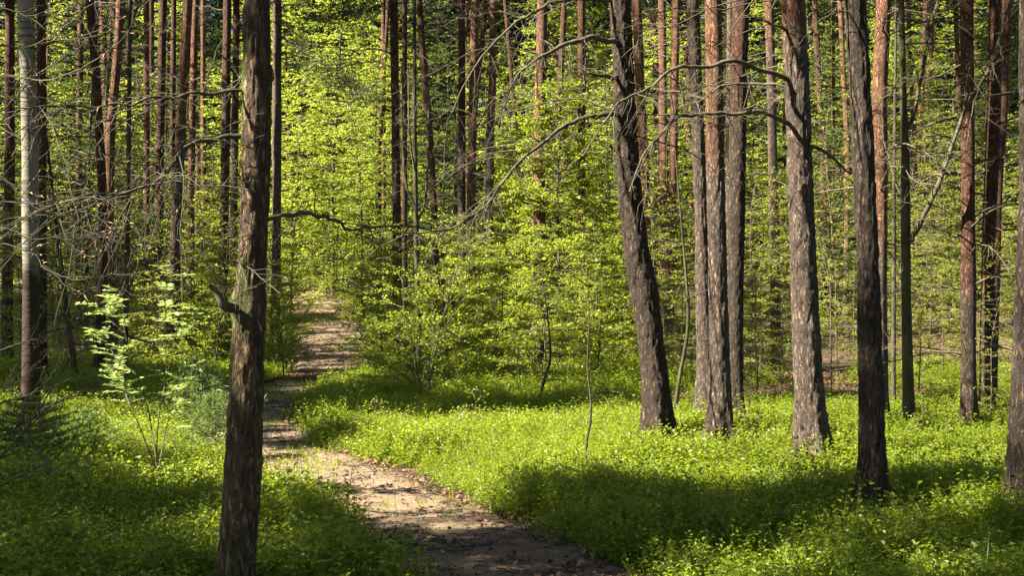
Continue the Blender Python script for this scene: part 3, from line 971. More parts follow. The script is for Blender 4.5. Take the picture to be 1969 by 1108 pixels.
# ---- the big trunks near the camera
def moss_old(z, th):
    return .27 * np.exp(-((z - 1.55) / .2) ** 2) + .34 * np.exp(-((z - 2.55) / .35) ** 2) * (np.sin(th * 1.0 - .6) > -.3) + .40 * np.exp(-((z - .1) / .25) ** 2) * (np.cos(th - 3.6) > .0) + .22 * np.exp(-((z - 1.0) / .5) ** 2) * (np.cos(th - 3.4) > .2) + .14


make_tree('broadleaf_tree', 'thick mossy brown trunk with a broken branch stub, nearest the camera beside the path', 'tree',
          [(494, 0), (493, 180), (491, 420), (480, 560), (474, 700), (469, 900), (456, 1050), (450, 1130)],
          [(0, 52), (180, 60), (420, 57), (560, 61), (590, 72), (640, 67), (700, 69), (900, 74), (1050, 68), (1130, 66)], 5.9, 'broad', H=15, orange_z=(50, 60), detail=2, seg=72,
          amp=.007, twigs=5, twig_z=(1.9, 4.5), twig_len=(.2, .6), crown=False, moss=moss_old, seed=3, knots=((1.50, 3.1, .045), (2.55, .3, .035), (2.58, -1.4, .03)),
          branches=([([(462, 255, 5.9), (400, 268, 5.8), (360, 285, 5.7), (325, 318, 5.6), (285, 345, 5.5), (225, 372, 5.4), (150, 385, 5.2), (95, 384, 5.1)], .012, .003, 16),
                     ([(485, 176, 5.9), (400, 178, 5.75), (300, 184, 5.6), (200, 194, 5.5), (110, 202, 5.3), (25, 206, 5.2)], .008, .003, 12),
                     ([(455, 600, 5.9), (438, 580, 5.85), (424, 565, 5.8), (404, 549, 5.75)], .028, .010, 0),
                     ([(515, 428, 5.9), (560, 416, 6.2), (640, 428, 6.7), (690, 442, 7.2), (750, 432, 7.6), (830, 442, 8.0)], .012, .003, 12),
                     ([(505, 508, 5.9), (470, 503, 5.5), (430, 507, 5.3)], .004, .0015, 2)]))
make_tree('pine_tree', 'dark leaning pine with a curved grooved trunk, left of the three close pines', 'tree',
          [(1192, 0), (1200, 150), (1208, 350), (1222, 480), (1240, 565), (1253, 660), (1262, 760), (1267, 832)],
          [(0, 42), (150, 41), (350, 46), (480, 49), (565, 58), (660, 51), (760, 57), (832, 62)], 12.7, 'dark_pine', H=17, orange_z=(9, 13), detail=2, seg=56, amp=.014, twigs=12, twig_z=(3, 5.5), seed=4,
          branches=([([(1180, 85, 12.7), (1150, 74, 12.4), (1110, 78, 12.2), (1060, 100, 12), (1010, 130, 11.8), (985, 165, 11.7), (960, 230, 11.6)], .030, .005, 16),
                     ([(1183, 150, 12.7), (1160, 146, 12.5), (1116, 142, 12.3)], .022, .010, 3),
                     ([(1185, 220, 12.7), (1150, 222, 12.5), (1090, 240, 12.2), (1030, 285, 12), (985, 335, 11.8), (950, 375, 11.6), (905, 420, 11.4), (850, 445, 11.2), (770, 448, 11.0)], .024, .006, 22),
                     ([(1178, 5, 12.7), (1120, -4, 12.5), (1040, 10, 12.3), (980, 50, 12.2), (900, 150, 12), (870, 215, 12)], .02, .005, 12)]))
make_tree('pine_tree', 'sunlit pine with an orange upper trunk, middle of the three close pines', 'tree',
          [(1371, 0), (1374, 150), (1377, 350), (1380, 560), (1384, 700), (1386, 840)],
          [(0, 33), (150, 34), (350, 36), (560, 38), (700, 42), (840, 52)], 12.3, 'pine', H=18, orange_z=(2.2, 3.6), detail=2, seg=56, amp=.009, twigs=8, twig_z=(3, 5.5), seed=5)
make_tree('pine_tree', 'pale grey lit pine whose left edge shows, left of the three close pines', 'tree',
          [(1330, 0), (1338, 200), (1347, 400), (1353, 600), (1358, 790)],
          [(0, 24), (200, 25), (400, 27), (600, 32), (790, 38)], 15.0, 'pine', H=18, orange_z=(4.5, 6.5), detail=2, seg=48, amp=.009, twigs=8, twig_z=(3, 6), seed=6)
make_tree('pine_tree', 'shaded brown pine standing behind right of the three close pines', 'tree',
          [(1425, 0), (1422, 150), (1418, 350), (1415, 560), (1416, 806)],
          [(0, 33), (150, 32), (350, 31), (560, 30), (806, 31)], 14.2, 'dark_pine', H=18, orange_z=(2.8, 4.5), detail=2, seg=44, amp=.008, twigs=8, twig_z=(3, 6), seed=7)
make_tree('pine_tree', 'thick grey pine with long arched dead branches, right of the three close pines', 'tree',
          [(1524, 0), (1531, 150), (1537, 300), (1544, 480), (1550, 620), (1555, 750), (1559, 868)],
          [(0, 47), (150, 48), (300, 49), (480, 52), (620, 55), (750, 57), (868, 66)], 11.2, 'pine', H=18, orange_z=(3.3, 4.4), detail=2, seg=60, amp=.012, twigs=6, twig_z=(3, 4.5), seed=8,
          branches=([([(1512, 162, 11.2), (1480, 135, 11), (1420, 122, 10.8), (1350, 122, 10.6), (1290, 138, 10.5), (1235, 170, 10.4), (1190, 198, 10.3), (1170, 225, 10.3), (1120, 300, 10.2)], .022, .006, 12),
                     ([(1515, 170, 11.2), (1470, 160, 11.3), (1420, 165, 11.4), (1360, 185, 11.5), (1305, 208, 11.6)], .014, .006, 4),
                     ([(1517, 245, 11.2), (1480, 225, 10.9), (1420, 218, 10.8), (1350, 222, 10.7), (1295, 238, 10.6), (1255, 275, 10.5), (1228, 320, 10.5), (1210, 370, 10.4)], .020, .006, 10),
                     ([(1555, 270, 11.2), (1590, 290, 11.3), (1630, 325, 11.5), (1680, 350, 11.7)], .018, .006, 4),
                     ([(1515, 66, 11.2), (1480, 45, 11), (1440, 30, 10.9)], .018, .006, 3)]))
make_tree('pine_tree', 'slim dark pine standing alone in the bilberry, nearest on the right of the path', 'tree',
          [(1645, 0), (1656, 200), (1664, 380), (1670, 505), (1674, 700), (1677, 850), (1673, 972)],
          [(0, 42), (200, 42), (380, 44), (505, 45), (700, 49), (850, 52), (972, 62)], 7.9, 'dark_pine', H=17, orange_z=(3.0, 5.0), detail=2, seg=60, amp=.009, twigs=3, twig_z=(3.4, 4.2), seed=9)
make_tree('pine_tree', 'fissured grey pine cut off by the right edge of the view', 'tree',
          [(1994, 0), (1992, 300), (1988, 560), (1980, 750), (1970, 972)],
          [(0, 58), (300, 58), (560, 62), (750, 66), (972, 78)], 7.9, 'dark_pine', H=17, orange_z=(5, 8), detail=2, seg=60, amp=.014, twigs=0, seed=10)
make_tree('birch_tree', 'pale grey barked birch with a dark foot near the left edge', 'tree',
          [(53, 0), (58, 150), (61, 300), (61, 540), (58, 812)],
          [(0, 30), (300, 29), (540, 31), (812, 36)], 12.3, 'birch', H=16, orange_z=(50, 60), detail=1, seg=32, twigs=6, twig_z=(3, 5), crown=False, seed=11,
          moss=lambda z, th: .75 * sstep(2.4, 1.3, z))  # the moss channel here only darkens the bark towards the foot

# ---- slimmer trunks farther in: label, points, width, depth, bark, orange from/to
SLIM = [
    ('dark pine at the left edge just left of the pale birch', [(18, 0), (20, 300), (14, 620)], 19, 24, 'dark_pine', (2, 5), 12),
    ('brown pine close behind the pale birch', [(76, 0), (78, 400), (80, 725)], 18, 19, 'dark_pine', (2, 5), 12),
    ('thin reddish pine between the birch and the crossing pair of pines', [(156, 0), (152, 500), (150, 640)], 12, 33, 'pine', (1, 3), 8),
    ('red pine leaning right, left one of the crossing pair', [(171, 0), (182, 150), (192, 300), (198, 460), (190, 715)], 17, 19.5, 'dark_pine', (.6, 2.5), 14),
    ('pine with a bright orange sunlit top, right one of the crossing pair', [(233, 0), (227, 100), (212, 250), (208, 420), (214, 600), (216, 700)], 18, 21, 'pine', (1.2, 3), 14),
    ('thin speckled pine just right of the crossing pair', [(281, 0), (281, 450), (280, 640)], 12, 32, 'pine', (2, 5), 10),
    ('brown pine second to the right of the crossing pair', [(314, 0), (306, 300), (305, 640)], 16, 29, 'dark_pine', (1, 3), 12),
    ('faint thin pine close left of the grey bent pine', [(334, 0), (330, 640)], 11, 36, 'dark_pine', (2, 6), 6),
    ('grey bent pine with an orange top, left of the mossy trunk', [(362, 0), (348, 250), (336, 450), (332, 690)], 20, 22, 'pine', (3.5, 6), 14),
    ('orange pine just right of the grey bent pine', [(376, 0), (369, 300), (366, 650)], 14, 29, 'pine', (1, 3.5), 10),
    ('very thin bright orange pine far behind the grey bent pine', [(391, 0), (391, 600)], 10, 42, 'pine', (1, 4), 5),
    ('grey pine left of the mossy trunk, left one of a pair', [(436, 0), (431, 430), (428, 640)], 17, 28, 'dark_pine', (4, 8), 10),
    ('grey pine left of the mossy trunk, right one of a pair', [(454, 0), (449, 400), (447, 640)], 14, 33, 'dark_pine', (4, 8), 10),
    ('grey sunlit pine just right of the mossy trunk', [(534, 0), (531, 400), (529, 620)], 18, 30, 'pine', (8, 12), 14),
    ('faint orange pine left of the straight red pine over the path', [(737, 0), (738, 300), (738, 640)], 9, 42, 'pine', (1, 3), 5),
    ('straight red pine right of the path, amid green beeches', [(757, 0), (760, 200), (763, 450), (765, 660)], 17, 27, 'dark_pine', (.5, 3), 16),
    ('thin pine close right of the straight red pine', [(778, 60), (778, 640)], 11, 36, 'dark_pine', (1, 3), 6),
    ('thin dark red pine with a bowed trunk, right of the straight red pine', [(806, 0), (817, 150), (830, 300), (838, 500), (842, 690)], 13, 24, 'dark_pine', (.6, 2.5), 10),
    ('dark brown pine left of the orange pine behind the bright beech', [(888, 0), (888, 300), (890, 690)], 15, 30, 'dark_pine', (4, 8), 10),
    ('thin sunlit strip of a pine beside the dark brown pine', [(897, 0), (897, 640)], 6, 46, 'pine', (1, 3), 3),
    ('orange red pine behind the left side of the bright beech', [(914, 0), (910, 200), (906, 400), (902, 690)], 17, 28, 'pine', (.5, 2.5), 12),
    ('speckled pine above the bright beech, left of the orange sunlit one', [(949, 0), (948, 150), (942, 260), (940, 690)], 16, 30, 'pine', (5, 7), 10),
    ('pine with a sunlit orange trunk rising behind the bright beech', [(1043, 0), (1040, 150), (1036, 300), (1036, 735)], 24, 20, 'pine', (1.8, 3.6), 12),
    ('dark red pine between the orange sunlit pine and the leaning pine', [(1118, 0), (1118, 300), (1116, 690)], 15, 30, 'dark_pine', (1, 3), 8),
    ('orange pine leaning behind the dark leaning pine', [(1224, 0), (1230, 150), (1240, 330), (1252, 690)], 19, 22, 'pine', (1, 3), 8),
    ('slim bright orange pine, left of a matching pair', [(1273, 0), (1276, 200), (1279, 680)], 16, 30, 'pine', (.5, 2.5), 6),
    ('slim orange pine, right of a matching pair', [(1300, 0), (1295, 250), (1290, 500), (1284, 700)], 17, 25, 'pine', (1, 3), 8),
    ('thin white lit trunk between the middle and right close pines', [(1404, 0), (1402, 300), (1400, 690)], 13, 22, 'pine', (9, 12), 4),
    ('spotted grey pine behind and left of the thick grey pine', [(1479, 0), (1485, 200), (1490, 450), (1493, 680)], 18, 25, 'pine', (5, 9), 12),
    ('red brown pine rising behind the slim dark pine', [(1701, 0), (1694, 200), (1692, 500), (1690, 800)], 30, 13.2, 'pine', (1.5, 2.8), 6),
    ('rusty red pine on the right, left of a close pair', [(1862, 0), (1864, 200), (1864, 500), (1863, 815)], 26, 13.8, 'dark_pine', (.9, 2.4), 10),
    ('rusty brown pine in the right pair, its left trunk', [(1912, 0), (1909, 200), (1899, 480), (1897, 790)], 25, 14.8, 'dark_pine', (.9, 2.4), 10),
    ('thinner red pine leaning behind the rusty brown pine', [(1937, 0), (1932, 200), (1920, 350), (1906, 760)], 17, 17, 'dark_pine', (.8, 2.2), 8),
]
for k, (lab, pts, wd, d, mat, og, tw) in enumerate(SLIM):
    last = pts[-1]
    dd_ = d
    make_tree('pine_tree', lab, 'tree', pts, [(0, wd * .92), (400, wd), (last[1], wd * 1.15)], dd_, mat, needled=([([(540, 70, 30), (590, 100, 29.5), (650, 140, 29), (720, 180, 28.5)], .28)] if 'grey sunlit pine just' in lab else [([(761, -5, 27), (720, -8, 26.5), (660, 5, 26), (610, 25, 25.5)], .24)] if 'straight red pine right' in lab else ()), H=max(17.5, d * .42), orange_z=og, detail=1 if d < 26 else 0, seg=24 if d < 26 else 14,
              twigs=int(tw * 2.4), twig_len=(.6, 2.4), crown_z=max(11.5, d * .30), seed=50 + k, twig_z=(.8, 1.6 + 560 * d / F))

# ---- broadleaved young trees given by their stems
make_tree('oak_tree', 'dark slim broadleaf tree forking twice, between the slim dark pine and the rusty pines', 'tree',
          [(1735, 0), (1738, 150), (1741, 300), (1742, 560), (1747, 811)], [(0, 11), (240, 13), (300, 17), (560, 18), (811, 23)], 13.9, 'smooth', H=10, orange_z=(50, 60), detail=1, seg=24, twigs=14, twig_z=(1.2, 5), twig_len=(.4, 1.3), crown=False, seed=90,
          branches=([([(1742, 470, 13.9), (1765, 440, 13.8), (1798, 364, 13.6), (1830, 280, 13.5), (1853, 217, 13.4), (1880, 165, 13.3), (1899, 136, 13.2), (1925, 60, 13.1), (1946, -20, 13)], .030, .012, 18),
                     ([(1741, 255, 13.9), (1760, 215, 14), (1772, 130, 14.1), (1785, 60, 14.2), (1810, -20, 14.3)], .022, .010, 10),
                     ([(1742, 390, 13.9), (1718, 340, 14), (1700, 250, 14.2), (1695, 180, 14.3)], .012, .004, 8)]))
make_tree('broadleaf_sapling', 'yellowish thin stem close left of the dark forking tree', 'tree', [(1722, 100), (1720, 400), (1718, 780)], [(100, 6), (780, 9)], 16.5, 'smooth', H=8, orange_z=(50, 60), detail=0, seg=10, twigs=12, twig_len=(.3, .9), crown=False, seed=91)
make_tree('broadleaf_sapling', 'mossy green candelabra tree with upright limbs beside the bowed red pine', 'tree', [(797, 30), (797, 250), (800, 430), (806, 700)], [(30, 7), (700, 11)], 23, 'smooth', H=10, orange_z=(50, 60), detail=0, seg=12, twigs=18, twig_z=(2.5, 7), twig_len=(.5, 1.3), crown=False, seed=92,
          branches=([([(798, 400, 23), (780, 350, 23), (774, 250, 23), (772, 120, 23)], .03, .012, 8), ([(799, 430, 23), (818, 380, 23.2), (824, 250, 23.2), (822, 120, 23.3)], .03, .012, 8), ([(797, 330, 23), (788, 260, 22.8), (785, 120, 22.8)], .025, .01, 6)]))
make_tree('broadleaf_sapling', 'thin grey green stem between the crossing pines and the speckled pine', 'tree', [(247, 100), (245, 400), (240, 700)], [(100, 8), (700, 11)], 17, 'smooth', H=9, orange_z=(50, 60), detail=0, seg=10, twigs=16, twig_len=(.4, 1.2), crown=False, seed=93)
make_tree('broadleaf_sapling', 'bare thin stem leaning right, between the birch and the crossing pines', 'tree', [(104, 400), (122, 550), (134, 640), (146, 725)], [(400, 7), (725, 11)], 19, 'smooth', H=4.5, orange_z=(50, 60), detail=0, seg=10, twigs=12, twig_z=(.6, 3), twig_len=(.3, 1.0), crown=False, seed=94)
make_tree('broadleaf_sapling', 'thin bending dark stem close right of the leaning pine foot', 'tree', [(1316, 500), (1324, 590), (1321, 650), (1309, 710), (1297, 790)], [(500, 5), (790, 8)], 14.0, 'smooth', H=3.4, orange_z=(50, 60), detail=0, seg=10, twigs=6, twig_z=(1, 2.8), twig_len=(.3, .8), crown=False, seed=95)


# ------------------------------------------------------------------ leafy shrubs and young beeches
def leafy(r, H, R, c0, nb, leaf, per, stem=None, stem_r=.02, up=.45, droop=.25, multi=1, tw_len=(.18, .5), jit=.75, spacing=.05, tw_gap=.13, prof=.75):
    """returns stem mesh builder, leaf mesh builder in local coordinates"""
    sb, lb = MB(), MB()
    for s in range(multi):
        if stem is not None and s == 0:
            sp = smooth_curve(stem, 16)
        else:
            sp = np.zeros((16, 3)); sp[:, 2] = np.linspace(-.1, H, 16) * (1 if s == 0 else r.uniform(.6, .95))
            wv = np.cumsum(r.normal(0, .018 * H ** .6, (16, 2)), 0); wv -= wv[0]
            sp[:, :2] = wv * np.linspace(.2, 1, 16)[:, None]
            if multi > 1:
                a = r.uniform(0, 6.28); sp[:, 0] += math.cos(a) * sp[:, 2] * .28; sp[:, 1] += math.sin(a) * sp[:, 2] * .28
        v, f = tubes(sp[None], np.linspace(stem_r, stem_r * .15, 16)[None], 7); sb.add(v, f, np.zeros(len(v)))
        n = nb // multi
        for i in range(n):
            u = c0 + (1 - c0) * ((i + r.uniform(0, 1)) / n)
            k = u * 15; k0 = min(int(k), 14)
            st = sp[k0] + (sp[k0 + 1] - sp[k0]) * (k - k0)
            L = R * (1 - (u - c0) / (1 - c0 + 1e-6) * prof) * r.uniform(.55, 1.15)
            az = i * 2.399 + r.uniform(-.5, .5) + s
            K = 7
            t = np.linspace(0, 1, K)
            e = up * r.uniform(.3, 1.5)
            B = st + np.stack([np.cos(az) * L * t, np.sin(az) * L * t, L * (e * t - droop * t * t)], 1)
            B[1:] += np.cumsum(r.normal(0, .04 * L, (K - 1, 3)), 0) * .6
            v, f = tubes(B[None], (np.linspace(max(.0045, stem_r * .35), .0015, K))[None], 4); sb.add(v, f, np.zeros(len(v)))
            nt = max(3, int(L / tw_gap))
            tt = r.uniform(.2, 1.0, nt); kk = np.minimum((tt * (K - 1)).astype(int), K - 2)
            tb = B[kk] + (B[kk + 1] - B[kk]) * (tt * (K - 1) - kk)[:, None]
            bd = unit(B[kk + 1] - B[kk])
            side = unit(np.stack([-bd[:, 1], bd[:, 0], bd[:, 2] * 0], 1)) * r.choice([-1, 1], nt)[:, None]
            td = unit(bd * .7 + side * r.uniform(.3, 1.0, (nt, 1)) + r.normal(0, .18, (nt, 3)))
            tl = r.uniform(*tw_len, nt) * (.6 + .5 * (1 - tt))
            t4 = np.linspace(0, 1, 4)[None, :, None]
            Q = tb[:, None] + td[:, None] * tl[:, None, None] * t4
            Q[:, :, 2] -= tl[:, None] * .12 * t4[:, :, 0] ** 2
            v, f = tubes(Q, np.repeat(np.array([[.0022, .0018, .0014, .0008]]), nt, 0), 3); sb.add(v, f, np.zeros(len(v)))
            nl = np.maximum(3, (tl / spacing * per).astype(int))
            rep = np.repeat(np.arange(nt), nl)
            m = len(rep)
            q = r.uniform(.05, 1.05, m)
            pos = tb[rep] + td[rep] * (tl[rep] * q)[:, None] + r.normal(0, .012, (m, 3))
            ls = unit(np.stack([-td[rep][:, 1], td[rep][:, 0], np.zeros(m)], 1)) * r.choice([-1, 1], m)[:, None]
            ld = unit(td[rep] * .7 + ls * .8 + r.normal(0, .22, (m, 3)) + np.array([0, 0, -.28]))
            nr = unit(np.array([-.25, -.12, .9]) + r.normal(0, jit, (m, 3)))
            LL = leaf * r.uniform(.65, 1.2, m)
            v, f = leaf_quads(pos, ld, nr, LL, LL * r.uniform(.5, .68, m), .10)
            lb.add(v, f, np.repeat(np.clip(r.normal(.45, .22, m), 0, 1), 4))
    return sb, lb


PROTO = {}
def proto(key, **kw):
    smat, lmat = kw.pop('smat', 'branch'), kw.pop('lmat', 'beech')
    r = np.random.default_rng(kw.pop('seed'))
    sb, lb = leafy(r, **kw)
    PROTO[key] = (sb.mesh('stem', M[smat], True), lb.mesh('foliage', M[lmat]))


proto('bright', seed=1, H=4.9, R=1.75, c0=.10, nb=100, leaf=.056, per=3.4, stem_r=.035, tw_gap=.055)
proto('bright2', seed=2, H=4.2, R=1.4, c0=.12, nb=84, leaf=.054, per=3.2, stem_r=.028, tw_gap=.055, multi=2)
proto('shrub', seed=3, H=2.3, R=1.15, c0=.12, nb=50, leaf=.042, per=2.8, stem_r=.020, up=.8, tw_gap=.055, multi=2)
proto('shrub2', seed=4, H=2.7, R=1.0, c0=.12, nb=46, leaf=.044, per=2.6, stem_r=.018, up=.6, tw_gap=.055)
proto('layered', seed=5, H=3.0, R=1.15, c0=.2, nb=34, leaf=.046, per=2.8, stem_r=.020, up=.12, droop=.15, tw_gap=.055)
proto('sparse', seed=6, H=5.0, R=1.25, c0=.08, nb=70, leaf=.048, per=1.5, stem_r=.018, up=.35, lmat='pale', tw_gap=.10, smat='twig')
proto('sparse2', seed=7, H=4.0, R=1.1, c0=.08, nb=60, leaf=.046, per=1.5, stem_r=.015, up=.2, lmat='pale', tw_gap=.10, smat='twig')
proto('mid', seed=8, H=9.0, R=2.3, c0=.05, nb=120, leaf=.066, per=2.8, stem_r=.06, tw_gap=.12, tw_len=(.3, .8), lmat='spring')
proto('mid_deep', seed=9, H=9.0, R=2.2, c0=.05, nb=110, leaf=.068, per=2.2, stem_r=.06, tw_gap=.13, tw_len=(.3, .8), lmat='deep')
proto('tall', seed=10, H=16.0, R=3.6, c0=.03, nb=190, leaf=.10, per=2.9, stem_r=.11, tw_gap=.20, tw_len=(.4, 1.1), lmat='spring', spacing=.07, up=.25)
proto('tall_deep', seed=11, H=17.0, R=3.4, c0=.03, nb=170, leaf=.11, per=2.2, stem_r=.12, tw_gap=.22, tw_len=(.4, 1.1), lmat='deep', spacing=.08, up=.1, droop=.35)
proto('seedling', seed=12, H=.55, R=.26, c0=.3, nb=9, leaf=.042, per=1.2, stem_r=.005, up=.7, lmat='pale', tw_gap=.06, tw_len=(.05, .16))


def place(key, label, px, d, s=1.0, rz=0.0, name='beech_sapling', cat='sapling', group=None, sz=None):
    x = (px - CX) * d / F
    t = thing(name, label, cat, (x, d, ground(x, d)), group)
    t.rotation_euler = (0, 0, rz); t.scale = (s, s, sz or s)
    st, fo = PROTO[key]
    link('stem', st, t); link('foliage', fo, t)
    return t


place('bright', 'big bright green young beech filling the middle, left of the leaning pine', 1075, 19.5, 1.0, .4, sz=1.04)
place('bright2', 'bright beech bush left beside the big bright beech', 965, 22, 1.0, 1.3)
place('bright2', 'bright beech bush right behind the big bright beech, touching the leaning pine', 1170, 21.5, 1.0, 2.9)
place('bright', 'green beech behind the big bright beech, a little left', 1010, 26, 1.0, 4.0)
place('shrub', 'dark stemmed spreading shrub with V shaped limbs right of the path', 815, 15.6, 1.0, .3, 'leafy_shrub', 'shrub')
place('shrub2', 'leafy bush between the path and the V limbed shrub', 738, 18.5, .95, 1.0, 'leafy_shrub', 'shrub')
place('shrub2', 'leafy bush behind the V limbed shrub', 862, 21, 1.1, 2.0, 'leafy_shrub', 'shrub')
place('layered', 'young beech with flat tiers of leaves and a bent foot, below the big bright beech', 1046, 16.2, .85, 0, 'beech_sapling', 'sapling')
place('shrub', 'small green bush at the path bend', 722, 22.5, .7, 3.3, 'leafy_shrub', 'shrub')
place('layered', 'leafy beech sapling over the far right path edge', 750, 27, 1.1, 2.2)
place('shrub2', 'low leafy bush below the big bright beech, left side', 950, 17.5, .8, 4.4, 'leafy_shrub', 'shrub')
place('layered', 'leafy sapling below the big bright beech, right side', 1150, 17.8, .9, 5.0)
place('shrub', 'leafy bush at the left path edge behind the mossy trunk', 540, 24, .75, 5.5, 'leafy_shrub', 'shrub')
place('shrub2', 'thin leafy bush right beside the mossy trunk', 545, 19.5, .75, .7, 'leafy_shrub', 'shrub')
place('shrub2', 'leafy sapling before the foot of the grey sunlit pine', 532, 26.5, 1.25, 1.4)
place('layered', 'leafy sapling left of the far path', 512, 31, 1.15, 2.7)
place('shrub2', 'leafy bush just left of the mossy trunk', 415, 20, .95, 3.9, 'leafy_shrub', 'shrub')
place('layered', 'small leafy sapling behind the bluish young pine', 385, 24, 1.0, 1.9)
for k, (px, d, sx, key) in enumerate([(1260, 18.5, .75, 'sparse'), (1310, 21, .9, 'sparse2'), (1455, 18, .8, 'sparse'), (1462, 24, 1.1, 'sparse2'), (1500, 21.5, .8, 'sparse'), (1600, 17.5, .9, 'sparse2'), (1612, 22, 1.15, 'sparse'), (1640, 27, 1.2, 'sparse2'),
                                      (1720, 19.5, .75, 'sparse2'), (1765, 16.2, .62, 'sparse'), (1785, 23, 1.1, 'sparse'), (1815, 19, .8, 'sparse2'), (1835, 27, 1.2, 'sparse'), (1880, 20, .85, 'sparse'), (1905, 12.8, .55, 'sparse2'), (1945, 17.5, .75, 'sparse'), (1950, 24, 1.1, 'sparse2'), (1540, 29, 1.2, 'sparse2'),
                                      (1345, 19, .7, 'sparse2'), (1390, 26, 1.1, 'sparse')]):
    where = ['right of the leaning pine foot', 'between the leaning pine and the pale grey pine', 'right beside the shaded brown pine', 'far behind right of the shaded brown pine', 'left of the thick grey pine', 'close right of the thick grey pine', 'behind right of thick grey pine', 'far behind left of the slim dark pine',
             'behind right of the slim dark pine', 'in front right of the dark forking tree', 'behind right of the dark forking tree', 'midway between the forking tree and the rusty pine', 'far behind left of the rusty red pine', 'between the two rusty pines', 'in front of the rusty brown pine', 'left of the fissured pine at the right edge', 'far behind left of the fissured edge pine', 'far behind the thick grey pine',
             'behind the foot of the pale grey pine', 'far behind the middle close pine'][k]
    place(key, 'thin sapling with small yellow green leaves ' + where, px, d, sx, k * 1.1, 'young_tree', 'sapling', 'yellow green saplings on the right')
for k, (px, d, sx, key) in enumerate([(40, 22, 1.0, 'sparse2'), (118, 25, 1.1, 'sparse'), (165, 28, 1.1, 'mid_deep'), (255, 26, 1.0, 'sparse2'), (300, 24, .75, 'shrub2'), (355, 28, 1.3, 'layered'), (395, 32, 1.2, 'sparse'), (440, 36, .9, 'mid'), (20, 32, 1.2, 'sparse'), (100, 36, .9, 'mid_deep'), (230, 36, .9, 'mid'), (320, 40, .9, 'mid_deep'), (80, 17, .7, 'sparse'), (225, 22, .9, 'sparse'), (310, 20, .7, 'sparse2'), (370, 25, 1.0, 'sparse'), (425, 25, 1.0, 'sparse2'), (180, 24, 1.1, 'sparse2'), (15, 18, .7, 'sparse2')]):
    where = ['in front of the dark pine at the left edge', 'right of the pale birch', 'between the birch and the crossing pines', 'just right of the crossing pines', 'between the speckled pine and the grey bent pine', 'at the foot of the grey bent pine', 'right of the grey bent pine', 'left of the mossy trunk far back', 'far behind the dark left edge pine', 'far behind the pale birch', 'far behind the crossing pines', 'far behind the grey bent pine', 'close behind the pale birch', 'close behind the crossing pines', 'close behind the rowan', 'close behind the grey bent pine', 'close behind the mossy trunk', 'left of the crossing pines', 'in front of the left edge pine'][k]
    place(key, 'dim leafy young tree ' + where, px, d, sx, k * 1.7, 'young_tree', 'sapling', 'dim young trees on the left')
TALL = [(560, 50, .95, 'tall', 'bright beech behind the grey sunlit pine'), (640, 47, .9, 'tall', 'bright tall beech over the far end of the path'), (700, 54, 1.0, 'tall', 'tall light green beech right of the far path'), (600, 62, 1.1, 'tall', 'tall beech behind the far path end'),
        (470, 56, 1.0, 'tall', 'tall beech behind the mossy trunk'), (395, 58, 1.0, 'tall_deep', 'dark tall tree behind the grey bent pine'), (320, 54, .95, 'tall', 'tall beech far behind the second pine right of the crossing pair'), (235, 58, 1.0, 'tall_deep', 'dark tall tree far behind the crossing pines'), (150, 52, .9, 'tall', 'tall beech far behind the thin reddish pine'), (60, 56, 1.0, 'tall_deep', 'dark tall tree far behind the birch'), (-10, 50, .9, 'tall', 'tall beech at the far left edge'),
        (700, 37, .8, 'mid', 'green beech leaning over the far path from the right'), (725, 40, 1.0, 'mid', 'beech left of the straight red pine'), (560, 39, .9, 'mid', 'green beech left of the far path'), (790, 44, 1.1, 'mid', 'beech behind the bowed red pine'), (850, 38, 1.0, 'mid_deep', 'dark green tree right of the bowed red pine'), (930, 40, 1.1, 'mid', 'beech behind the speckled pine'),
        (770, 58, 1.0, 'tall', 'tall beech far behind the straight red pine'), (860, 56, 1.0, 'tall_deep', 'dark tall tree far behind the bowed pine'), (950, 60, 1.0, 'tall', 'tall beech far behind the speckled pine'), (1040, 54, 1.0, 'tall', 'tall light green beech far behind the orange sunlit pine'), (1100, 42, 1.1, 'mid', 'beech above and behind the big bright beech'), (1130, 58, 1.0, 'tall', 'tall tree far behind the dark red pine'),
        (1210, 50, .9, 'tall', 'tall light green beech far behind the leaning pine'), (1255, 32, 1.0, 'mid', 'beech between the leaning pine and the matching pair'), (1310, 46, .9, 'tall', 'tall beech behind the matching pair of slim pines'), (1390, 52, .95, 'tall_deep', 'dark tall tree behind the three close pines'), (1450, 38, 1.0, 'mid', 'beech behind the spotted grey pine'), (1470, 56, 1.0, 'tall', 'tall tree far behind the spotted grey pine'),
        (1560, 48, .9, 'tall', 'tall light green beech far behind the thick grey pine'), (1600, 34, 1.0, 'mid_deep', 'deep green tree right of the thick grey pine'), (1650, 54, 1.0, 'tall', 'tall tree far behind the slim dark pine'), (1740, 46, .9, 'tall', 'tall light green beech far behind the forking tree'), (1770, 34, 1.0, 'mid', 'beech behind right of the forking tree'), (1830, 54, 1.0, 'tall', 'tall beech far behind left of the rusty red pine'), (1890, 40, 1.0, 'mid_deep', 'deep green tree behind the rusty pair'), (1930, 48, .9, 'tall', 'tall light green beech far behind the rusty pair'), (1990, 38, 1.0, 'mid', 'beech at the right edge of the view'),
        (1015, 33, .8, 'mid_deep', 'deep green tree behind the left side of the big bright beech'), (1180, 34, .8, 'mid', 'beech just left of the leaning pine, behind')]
for k, (px, d, sx, key, lab) in enumerate(TALL):
    place(key, lab, px, d, sx, k * 2.3, 'broadleaf_tree', 'tree', 'leafy trees closing the background')
